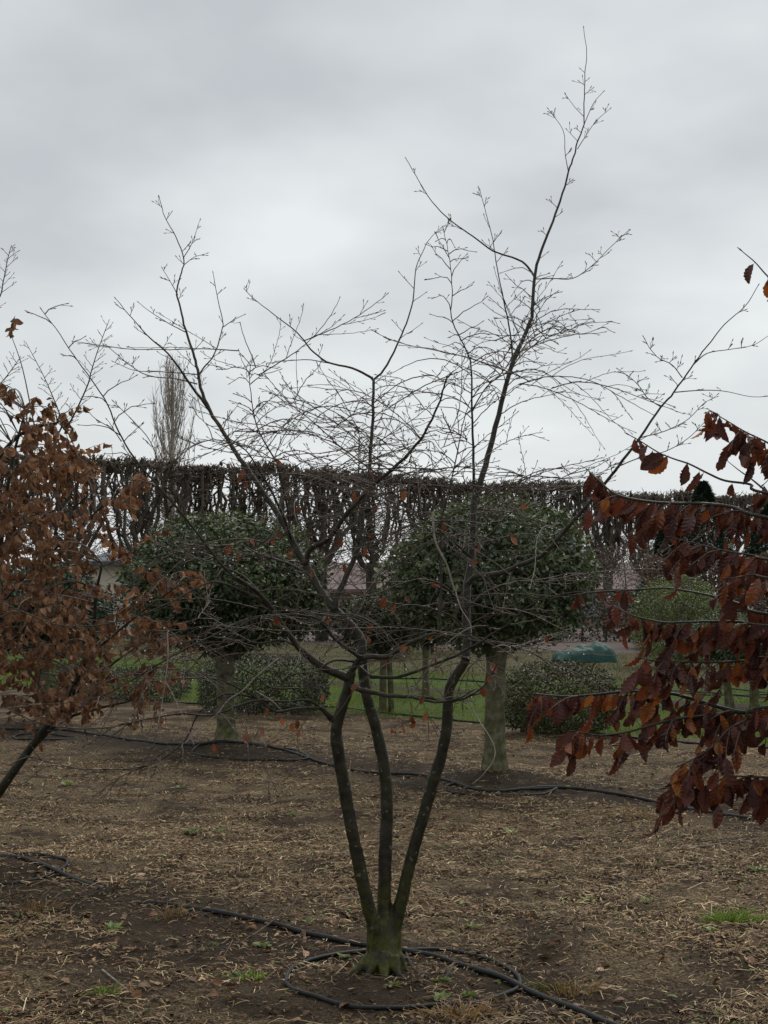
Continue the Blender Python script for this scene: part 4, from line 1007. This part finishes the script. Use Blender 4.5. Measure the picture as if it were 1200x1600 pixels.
for s in np.arange(-4.6 + 2.25 - 2.36, LEN + 5.0, 2.36):
    X, Y = p0 + dirr * s; X += rng.normal() * .06
    pxx, _, _ = project(np.array([X, Y, 3.0]))
    if -10 < pxx < 1210:
        lab = ORD[min(cnt, 19)] + ' bare pleached tree from the left in the far flat-topped row'; cnt += 1
    elif not -90 < pxx < 1290: continue
    else: lab = 'bare pleached tree at the %s of the far row' % ('left end' if pxx < 600 else 'right end' if pxx < 1250 else 'extreme right end')
    t = thing('pleached_tree', lab, 'tree', (X, Y, 0), 'pleached trees in the far row')
    fl = 0 if rng.random() < .5 else math.pi
    t.rotation_euler = (0, 0, ang + fl); t.scale = (1, 1, 1 + .018 * rng.normal())
    tm_, cm_ = PM[kk % 6]; kk += int(rng.integers(1, 6))
    for nm, me in (('trunk', tm_), ('crown', cm_)):
        o = bpy.data.objects.new(nm, me); COL.objects.link(o); o.parent = t

# tall poplar far behind
def poplar(X, Y, H):
    t = thing('poplar_tree', 'tall slender bare poplar rising above the pleached row', 'tree', (X, Y, 0)); r = np.random.default_rng(9)
    tr = MB(); tr.tube([(X, Y, -.3), (X, Y, H * .5), (X + .1, Y, H * .97)], [.4, .22, .03], 9); link('trunk', tr.mesh('trunk'), M_POPLAR, t)
    cr = MB()
    for k in range(100):
        z = 1.5 + (H * .78) * r.random(); a = r.uniform(0, 6.28); w = 1.7 * min(1, (H - z) / (H * .45) + .12)
        L = min(H - z, r.uniform(2.5, 5.5)); rr = w * r.uniform(.45, 1.0)
        if r.random() < .12: rr *= .4
        b = np.array([X, Y, z]); d = np.array([math.cos(a), math.sin(a), 0])
        P = smooth_path([b, b + d * rr * .6 + [0, 0, L * .25], b + d * rr * .95 + [0, 0, L * .6], b + d * rr * 1.05 + [0, 0, L]], 3)
        cr.tube(P, np.linspace(.045, .010, len(P)), 4, False)
        for j in range(2, len(P)):
            for _ in range(3):
                e = P[j] + np.array([r.normal() * .22, r.normal() * .22, r.uniform(.4, 1.1)]); cr.tube([P[j], (P[j] + e) / 2 + r.normal(size=3) * .03, e], [.013, .011, .007], 3, False)
    link('crown', cr.mesh('crown'), M_POPLAR, t)
pp = at(268, 700, 105.0); poplar(pp[0], 105.0, 1.6 + (930 - 568) / 2300 * 105 - .2)

# ------------------------------------------------------------------ netting heap, stakes
c = gp(915, 1036); t = thing('netting_heap', 'heap covered by dark green netting on the far lawn', 'netting', (c[0], c[1], 0))
u = np.linspace(-1, 1, 46); U, W = np.meshgrid(u, u)
Rr = np.sqrt(U ** 2 + W ** 2)
hh = .42 * np.clip(1 - np.abs(U) ** 5, 0, 1) ** .5 * np.clip(1 - W ** 4, 0, 1) ** .6 * (.62 + .38 * np.clip((U + .7) / 1.0, 0, 1))
hh = hh * (1 + .38 * fbm(U * 2.2 + 4, W * 2.2, 3) + .22 * np.abs(fbm(U * 5 + W * 2, W * 1.5 + 9, 2))) + .012
TV = np.stack([c[0] + U * .74 + .05 * fbm(W * 4, U * 4, 2), c[1] + W * .5 + .3, hh], -1).reshape(-1, 3)
k = (np.arange(45)[:, None] * 46 + np.arange(45)[None, :]).ravel(); TF = np.stack([k, k + 1, k + 47, k + 46], 1)
link('netting', np_mesh('netting', TV, TF, None, True), M_TARP, t)
def stick(name, label, cat, pts, r0, r1, mat, sides=6):
    P = smooth_path(pts, 3); mb = MB(); mb.tube(P, np.linspace(r0, r1, len(P)), sides)
    o = link(name, mb.mesh(name), mat); tag(o, label, cat); return o
g = gp(835, 1052); stick('wooden_stake', 'thin upright wooden stake beside the netting heap', 'stake', [g - [0, 0, .1], g + [.01, 0, .3], g + [0, 0, .62]], .035, .03, M_WOOD)
g = gp(547, 1216); stick('splintered_stick', 'pale splintered stick standing upright between two stems', 'stick', [g - [0, 0, .04], g + [-.004, 0, .06], g + [.006, 0, .15]], .009, .003, M_WOOD, 4)
g = gp(1127, 1340); stick('splintered_stick', 'pale splintered stick leaning in the mulch under the dark leaves', 'stick', [g - [0, 0, .04], g + [-.01, 0, .08], g + [-.025, 0, .18]], .006, .002, M_WOOD, 4)

# ------------------------------------------------------------------ irrigation pipes and loops
def pipe(name, label, pts, r, lift=None, sub=10, closed=False, parent=None):
    Q = [gp(x, y) for x, y in pts]
    P = smooth_path(Q + ([Q[0]] if closed else []), sub)
    for i in range(len(P)): P[i][2] = float(hgt(P[i][0], P[i][1])) + r * .9
    if lift is not None:
        for i in range(len(P)):
            px, py, _ = project(P[i])
            for (a, b, dz) in lift:
                if a < px < b: P[i][2] += dz * math.sin(math.pi * (px - a) / (b - a))
    # ease bumps
    z = P[:, 2].copy()
    for _ in range(14): z[1:-1] = (z[:-2] + 2 * z[1:-1] + z[2:]) / 4
    P[:, 2] = z + r * .1 + .010 * vnoise(P[:, 0] * 4 + 7, P[:, 1] * 4)
    mb = MB(); mb.tube(P, r, 10)
    o = link(name, mb.mesh(name), M_PIPE, parent)
    if parent is None: tag(o, label, 'pipe')
    return o
pm = pipe('irrigation_pipe', 'thick black irrigation pipe running past the mossy tree base', [(-140, 1318), (-60, 1326), (0, 1337), (45, 1346), (100, 1370), (155, 1389), (190, 1400), (228, 1411), (290, 1418), (375, 1436), (440, 1450), (510, 1467), (572, 1480), (632, 1489), (690, 1502), (740, 1516), (800, 1540), (860, 1565), (925, 1592), (1000, 1625), (1120, 1685)], .0125, [(158, 226, -.06)])
pipe('feeder_hose', None, [(634, 1488), (638, 1500), (648, 1516), (668, 1530)], .0065, None, 6, False, pm)
pipe('feeder_hose', None, [(709, 1508), (703, 1520), (694, 1533)], .0065, None, 6, False, pm)
pipe('hose_loop', 'black drip hose loop lying around the mossy tree base', [(446, 1536), (455, 1520), (480, 1507), (525, 1495), (575, 1490), (640, 1487), (690, 1486), (735, 1494), (780, 1508), (806, 1526), (812, 1543), (795, 1556), (745, 1568), (680, 1575), (610, 1578), (540, 1573), (490, 1562), (460, 1551)], .0092, None, 8, True)
pipe('hose_loop', 'black drip hose loop under the tan beech, cut by the picture edge', [(-90, 1362), (-60, 1345), (0, 1338), (60, 1338), (95, 1344), (105, 1352), (75, 1370), (20, 1381), (-40, 1382)], .0095, None, 8, True)
pipe('irrigation_pipe', 'long black irrigation pipe running past both evergreen trunks', [(-60, 1132), (20, 1138), (90, 1143), (150, 1151), (220, 1160), (300, 1163), (370, 1163), (440, 1174), (500, 1194), (560, 1205), (640, 1213), (700, 1221), (760, 1220), (830, 1221), (890, 1233), (980, 1248), (1080, 1267), (1195, 1283), (1320, 1302)], .013)
pipe('hose_loop', 'black drip hose loop around the forked evergreen trunk', [(298, 1175), (312, 1167), (350, 1164), (410, 1166), (455, 1173), (482, 1183), (470, 1189), (430, 1189), (370, 1188), (325, 1184)], .0105, None, 8, True)
pipe('hose_loop', 'black drip hose loop around the pale evergreen trunk', [(690, 1236), (712, 1227), (760, 1222), (820, 1225), (862, 1233), (868, 1238), (840, 1243), (780, 1245), (720, 1243)], .0105, None, 8, True)
pipe('hose_loop', 'thin black hose loop on the soil behind the tan beech stem', [(20, 1153), (32, 1148), (62, 1147), (100, 1149), (120, 1154), (80, 1159), (35, 1158)], .010, None, 8, True)
pipe('lawn_hose', 'black hose along the near edge of the lawn strip', [(-40, 1075), (60, 1082), (200, 1093), (330, 1102), (430, 1104), (520, 1105), (600, 1116), (680, 1124), (760, 1132), (900, 1146), (1060, 1160), (1200, 1170), (1300, 1180)], .013)
pipe('lawn_hose', 'thin black hose across the middle of the lawn', [(560, 1061), (640, 1061), (720, 1064), (800, 1068), (900, 1074), (1000, 1078), (1100, 1083), (1250, 1095)], .016)
pipe('hose_loop', 'hose loop curled on the far lawn behind hanging leaves', [(1040, 1080), (1055, 1076), (1100, 1076), (1150, 1080), (1200, 1084), (1160, 1087), (1090, 1086)], .014, None, 6, True)

# ------------------------------------------------------------------ ground litter
def zone_s(x, y): return y + .9 * x
def scatter(n, ymin=5.2, ymax=19.5, margin=1.0, near=1.0):
    u = rng.random(n); h_ = n // 3; y = ymin * (ymax / ymin) ** (u ** near); y[:h_] = 1 / (1 / ymin + (1 / ymax - 1 / ymin) * u[:h_])
    half = y * 600 / 2300 + margin * .8
    x = rng.uniform(-1, 1, n) * half
    return x, y
def keep_mask(x, y, lo=.12):
    s = zone_s(x, y) + .8 * fbm(x * .9, y * .9, 3)
    d = np.minimum(np.abs(s - 6.3), np.abs(s - 13.6))
    k = lo + (1 - lo) * np.clip((d - .25) / .75, 0, 1)
    k *= np.clip(.80 + 2.0 * fbm(x * 1.7 + 30, y * 1.7, 3), .12, 1.25)
    k *= np.where(s < 5.6, .6, 1.0)
    k[zone_s(x, y) > 19.2] = 0
    return rng.random(len(x)) < k
# straw: bent ribbons
T_ST = np.array([(-.5, 0, 0), (.5, 0, 0), (-.5, .5, .0), (.5, .5, .0), (-.3, 1, 0), (.3, 1, 0)], float); F_ST = np.array([(0, 1, 3, 2), (2, 3, 5, 4)])
def straw(n, Lr, Wr, cols, near=1.0, lo=.12, up=.25, name='straw_litter', label='', ymax=19.5):
    x, y = scatter(n, 5.2, ymax, 1.0, near); k = keep_mask(x, y, lo); x, y = x[k], y[k]; m = len(x)
    a = rng.uniform(0, 2 * math.pi, m); el = np.abs(rng.normal(size=m)) * up * .5
    ax = np.stack([np.cos(a), np.sin(a), el], 1); L = Lr[0] + (Lr[1] - Lr[0]) * rng.random(m) ** 1.8
    pos = np.stack([x, y, hgt(x, y) + rng.uniform(.001, .012, m)], 1)
    nr = np.array([0, 0, 1.0]) + rng.normal(size=(m, 3)) * .35
    V, F = batch(T_ST, F_ST, pos, ax, nr, L, rng.uniform(*Wr, m))
    V = V.reshape(m, 6, 3); bend = rng.normal(size=(m, 1, 3)) * (L * .14)[:, None, None]; bend[..., 2] = np.abs(bend[..., 2]) * .5
    V[:, 2:4] += bend; V[:, 4:6, 2] -= (L * el * .7)[:, None]
    cs = np.array(cols); t = rng.random((m, 1)); C = np.where(t < .68, cs[0] + (cs[1] - cs[0]) * t / .68, cs[1] + (cs[2] - cs[1]) * np.minimum(1, (t - .68) / .26) * rng.random((m, 1)) ** .7)
    C = C * (1 + .5 * fbm(x * 1.3 + 9, y * 1.3, 3))[:, None]
    o = link(name, np_mesh(name, V.reshape(-1, 3), F, np.repeat(C, 6, 0)), M_STRAW)
    tag(o, label, 'litter', None, 'stuff')
straw(170000, (.016, .095), (.0016, .0042), [(.070, .046, .024), (.31, .215, .115), (.85, .70, .43)], 1.0, .20, .28, 'straw_litter', 'pale chopped straw and stems scattered over the mulch')
straw(80000, (.010, .042), (.005, .017), [(.030, .018, .010), (.13, .078, .042), (.42, .28, .15)], 1.0, .25, .5, 'leaf_litter', 'crumbled dark leaf fragments and chips over the soil')
straw(1500, (.10, .26), (.003, .006), [(.10, .07, .04), (.28, .20, .11), (.60, .49, .32)], 1.3, .3, .25, 'dry_stems', 'long dry grass stems lying on the soil')
straw(2600, (.018, .05), (.007, .018), [(.05, .075, .018), (.12, .17, .05), (.30, .36, .16)], 1.0, .3, .6, 'green_seedlings', 'tiny green seedlings and leaf bits dotted over the mulch')
# soil crumbs
n = 7000; x, y = scatter(n, 5.2, 10, .6, .9); m = len(x); rad = .0025 + .007 * rng.random(m) ** 3
O = np.array([(1, 0, 0), (-1, 0, 0), (0, 1, 0), (0, -1, 0), (0, 0, 1), (0, 0, -1)], float); OF = np.array([(0, 2, 4), (2, 1, 4), (1, 3, 4), (3, 0, 4), (2, 0, 5), (1, 2, 5), (3, 1, 5), (0, 3, 5)])
CV = np.stack([x, y, hgt(x, y) + rad * .1], 1)[:, None] + O[None] * rad[:, None, None] * rng.uniform(.6, 1.3, (m, 6, 1)) + rng.normal(size=(m, 6, 3)) * rad[:, None, None] * .2
M_SOILC = simple('soil_crumbs', [(0.3, (0.022, 0.016, 0.012)), (0.7, (0.055, 0.041, 0.031))], 12, 0.8, .5, .004)
tag(link('soil_crumbs', np_mesh('soil_crumbs', CV.reshape(-1, 3), (OF[None] + (np.arange(m) * 6)[:, None, None]).reshape(-1, 3)), M_SOILC), 'dark crumbs of wet soil between the straw', 'soil', None, 'stuff')

# lawn blades
T_GR = np.array([(-.5, 0, 0), (.5, 0, 0), (0, 1, .0)], float); F_GR = np.array([(0, 1, 2)])
def lawn(n, s0, s1, Lr, W, cols, name, label, yr=(15, 34)):
    y = rng.uniform(yr[0], yr[1], n * 3); x = rng.uniform(-1, 1, n * 3) * (y * .262 + 1.2); s = zone_s(x, y) + .25 * fbm(x * 1.5, y * 1.5, 2)
    k = (s > s0) & (s < s1) & (rng.random(len(x)) < np.clip(.8 + 1.5 * fbm(x * .9, y * .9, 3), .25, 1)); x, y = x[k][:n], y[k][:n]; m = len(x)
    ax = rng.normal(size=(m, 3)) * .45 + np.array([0, 0, 1]); nr = rng.normal(size=(m, 3)) + np.array([0, -.6, .3])
    V, F = batch(T_GR, F_GR, np.stack([x, y, hgt(x, y) - .004], 1), ax, nr, rng.uniform(*Lr, m), W)
    cs = np.array(cols); C = cs[0] + (cs[1] - cs[0]) * rng.random((m, 1))
    tag(link(name, np_mesh(name, V, F, np.repeat(C, 3, 0)), M_GRASS), label, 'grass', None, 'stuff')
lawn(60000, 19.3, 24.9, (.03, .075), .009, [(.080, .140, .018), (.19, .260, .046)], 'lawn_grass', 'short bright green grass strip beyond the mulch')
lawn(40000, 26.2, 31.5, (.03, .07), .011, [(.064, .108, .018), (.145, .195, .042)], 'lawn_grass', 'second strip of short grass farther back', (20, 42))
lawn(26000, 31, 46, (.03, .09), .014, [(.05, .065, .022), (.12, .12, .05)], 'rough_grass', 'patchy dull grass of the far plot', (24, 55))

# grass tufts and weeds on the mulch
def tuft(p, n, L, spread, cols, name, label, cat='grass tuft', group=None, W=.0045):
    pos = p + rng.normal(size=(n, 3)) * np.array([spread, spread * .7, 0]); pos[:, 2] = hgt(pos[:, 0], pos[:, 1])
    lean = (pos - p) / max(spread, 1e-3) * .35; ax = lean + rng.normal(size=(n, 3)) * .3 + np.array([0, 0, 1.0])
    V, F = batch(T_ST, F_ST, pos, ax, rng.normal(size=(n, 3)), L * rng.uniform(.5, 1.1, n), W)
    V = V.reshape(n, 6, 3); dr = rng.normal(size=(n, 1, 3)) * L * .35 + lean[:, None] * L * .6; dr[..., 2] = -np.abs(dr[..., 2]) * .7; V[:, 4:6] += dr; V[:, 2:4] += dr * .25
    cs = np.array(cols); C = cs[0] + (cs[1] - cs[0]) * rng.random((n, 1))
    o = link(name, np_mesh(name, V.reshape(-1, 3), F, np.repeat(C, 6, 0)), M_GRASS); tag(o, label, cat, group); return o
GC = [(.075, .15, .016), (.20, .32, .05)]
tuft(gp(1146, 1440), 190, .085, .055, GC, 'grass_tuft', 'bright green grass tuft alone on the mulch')
tuft(gp(392, 1530), 60, .05, .025, GC, 'grass_tuft', 'small green grass tuft just outside the hose loop')
tuft(gp(163, 1553), 60, .045, .022, GC, 'grass_tuft', 'small green tuft in the lower corner of the soil')
tuft(gp(268, 1432), 40, .10, .035, [(.12, .08, .03), (.26, .19, .09)], 'dry_grass_tuft', 'dry tan grass tuft by the pipe where it surfaces')
tuft(gp(1000, 1275), 90, .11, .10, [(.12, .085, .04), (.28, .21, .11)], 'dry_grass_tuft', 'dry straw tuft in front of the far pipe')
tuft(gp(895, 1555), 70, .09, .05, [(.12, .085, .04), (.30, .22, .11)], 'dry_grass_tuft', 'dry tan tuft right of the hose loop')
tuft(gp(720, 1592), 140, .07, .05, [(.16, .10, .04), (.34, .24, .12)], 'dry_grass_tuft', 'dry tan grass below the hose loop')
tuft(gp(60, 1425), 110, .08, .035, [(.12, .08, .04), (.26, .19, .10)], 'dry_grass_tuft', 'dry brown tuft below the edge hose loop')
tuft(gp(850, 1545), 160, .03, .045, [(.06, .075, .014), (.12, .12, .03)], 'moss_patch', 'low mossy green patch where loop meets pipe', 'moss')
def weed(px, py, n, L, label, cols=((.07, .13, .03), (.19, .27, .08))):
    p = gp(px, py); Vs = []
    a = np.arange(n) * 2.4 + rng.random(); ax = np.stack([np.cos(a), np.sin(a), rng.uniform(.15, .8, n)], 1)
    pos = np.tile(p, (n, 1)) + ax * L * .15; nr = np.tile([0, 0, 1.0], (n, 1)) + rng.normal(size=(n, 3)) * .3
    V, F = batch(T_EV, F_EV, pos, ax, nr, L * rng.uniform(.6, 1.1, n), L * .6)
    C = np.array(cols[0]) + (np.array(cols[1]) - np.array(cols[0])) * rng.random((n, 1))
    tag(link('weed', np_mesh('weed', V, F, np.repeat(C, 5, 0)), M_GRASS), label, 'weed', 'small weeds on the mulch')
for px, py, n_, L, lab in [(738, 1450, 7, .05, 'small green weed to the right of the three stems'), (795, 1303, 7, .06, 'pale green weed in front of the far trunk'), (690, 1535, 14, .045, 'leafy weed inside the hose loop by the feeder hose'),
                           (615, 1542, 10, .04, 'weed at the foot of the mossy trunk'), (730, 1558, 12, .04, 'weed near the front edge inside the hose loop'), (690, 1562, 12, .045, 'spreading weed low inside the hose loop'), (535, 1497, 8, .04, 'weed at the back of the hose loop left of the trunk'),
                           (1185, 1362, 8, .07, 'pale weed at the picture edge above the bright tuft'), (1110, 1455, 7, .05, 'flat pale weed under the bright grass tuft'), (480, 1442, 4, .04, 'tiny pale weed behind the thick pipe'), (920, 1410, 5, .05, 'small upright weed in the middle of the mulch'),
                           (300, 1303, 10, .06, 'dark weed in the straw left of the stems'), (175, 1455, 16, .06, 'dark green clump below the edge loop'), (410, 1480, 16, .05, 'long-leaved weed beside the brown bark chips'), (105, 1228, 9, .07, 'pale weed below the leaning stem of the tan beech'), (282, 1232, 6, .05, 'pale green weed in front of the forked evergreen'),
                           (1010, 1410, 8, .04, 'short weed left of the bright grass tuft'), (340, 1300, 7, .05, 'light weed in the straw near the left stem'), (455, 1275, 6, .05, 'tiny light weed by the left stem')]:
    weed(px, py, n_, L, lab)
# fallen leaves that show singly
M_FALL = leaf_mat('leaf_fallen', [(0.0, (0.13, 0.075, 0.045)), (0.5, (0.27, 0.15, 0.09)), (1.0, (0.40, 0.25, 0.16))], rough=.6, trans=.1)
LM_FALL = leaf_meshes('fallen_leaf', M_FALL, 5, 8, 4, .34, (.3, 1.6), (.2, .7))
FL = [(471, 1480, .075, 'large upright tan leaf beside the thick pipe'), (478, 1490, .06, 'tan leaf lying against the larger upright one'), (492, 1478, .055, 'brown leaf leaning beside the two tan leaves by the pipe'), (253, 1480, .06, 'tan leaf flat on bare soil left of the stems'), (90, 1495, .07, 'curled brown leaf at the lower left edge'), (188, 1472, .06, 'brown leaf near the dark green clump'), (252, 1562, .055, 'pale leaf beside the straw-coloured stick'),
      (215, 1545, .06, 'brown leaf next to the lower left stick'), (298, 1418, .07, 'brown leaf by the dry tuft where the pipe surfaces'), (225, 1367, .06, 'leaf on the straw right of the edge loop'), (316, 1368, .055, 'leaf in the straw behind the buried pipe'), (980, 1412, .05, "small leaf left of the bright grass tuft's weed"), (908, 1352, .05, 'small tan leaf in the middle of the mulch'), (800, 1478, .06, "leaf on the mulch just above the loop's far side"), (945, 1520, .06, 'leaf near the dry tuft right of the pipe'), (520, 1500, .06, 'dark leaf against the root inside the loop'), (1065, 1585, .08, 'large pale leaf at the bottom edge of the mulch'), (910, 1575, .06, 'leaf touching the thick pipe near the bottom'), (1165, 1500, .06, 'brown leaf right of everything, under the grass tuft'),
      (735, 1420, .05, 'leaf in the straw right of the three stems'), (655, 1455, .07, 'pale leaf just right of the mossy base'), (840, 1500, .06, "brown leaf right of the loop's crossing"), (700, 1565, .05, 'brown leaf among weeds inside the loop'), (590, 1392, .05, 'leaf in the straw seen between two stems'), (130, 1405, .05, 'leaf above the buried stretch of pipe'), (330, 1540, .05, 'small leaf on bare soil left of the loop'), (60, 1560, .06, 'leaf in the bottom left corner litter'), (1040, 1480, .05, 'leaf in the straw below the bright tuft'), (760, 1390, .05, 'leaf in the open straw right of the trunk'), (440, 1395, .05, 'leaf in the straw left of the trunk')]
for i, (x, y, L, lab) in enumerate(FL):
    p = gp(x, y) + np.array([0, 0, .012]); a = rng.uniform(0, 6.28); d = np.array([math.cos(a), math.sin(a), .05 if i not in (0,) else 1.2])
    o = leaf_obj(LM_FALL[i % 5][0], p, d, np.array([rng.normal() * .4, -.5 + rng.normal() * .3, 1.0 if i else .1]), L, None, 'fallen_leaf')
    tag(o, lab or 'curled brown leaf lying loose on the mulch', 'leaf', 'fallen leaves on the mulch')
xs_, ys_ = scatter(420, 5.2, 14, .6, 1.0); items_f = []
for x_, y_ in zip(xs_, ys_):
    a = rng.uniform(0, 6.28)
    items_f.append((np.array([x_, y_, float(hgt(x_, y_)) + .01]), np.array([math.cos(a), math.sin(a), rng.uniform(0, .3)]), np.array([rng.normal() * .4, rng.normal() * .4, 1.0]), rng.uniform(.03, .055)))
lo_ = stuff_leaves('leaf_scatter', items_f, LM_FALL, [(0, (.06, .03, .02)), (.6, (.15, .08, .045)), (1, (.30, .18, .11))], None, M_LEAF_ATT)
tag(lo_, 'small brown leaves strewn among the straw', 'leaf litter', None, 'stuff')
# fallen twigs
for pts, lab in [([(1065, 1328), (1110, 1323), (1165, 1313)], 'thin pale twig lying near the picture edge'), ([(950, 1310), (1000, 1303), (1040, 1295)], 'dark twig lying on the mulch in front of the far pipe'), ([(160, 1520), (185, 1540), (208, 1558)], 'straw-coloured stick lying in the lower left soil'),
                 ([(300, 1353), (340, 1352), (372, 1350), (374, 1366)], 'crooked dark twig in the straw left of the stems'), ([(390, 1475), (420, 1455), (455, 1425), (470, 1405)], 'thin dark twig lying across the thick pipe')]:
    Q = [gp(*p) + np.array([0, 0, .012 if 'across' not in lab else .03]) for p in pts]
    stick('fallen_twig', lab, 'twig', Q, .004, .002, M_PALE if 'pale' in lab or 'straw' in lab else M_TWIG, 5)
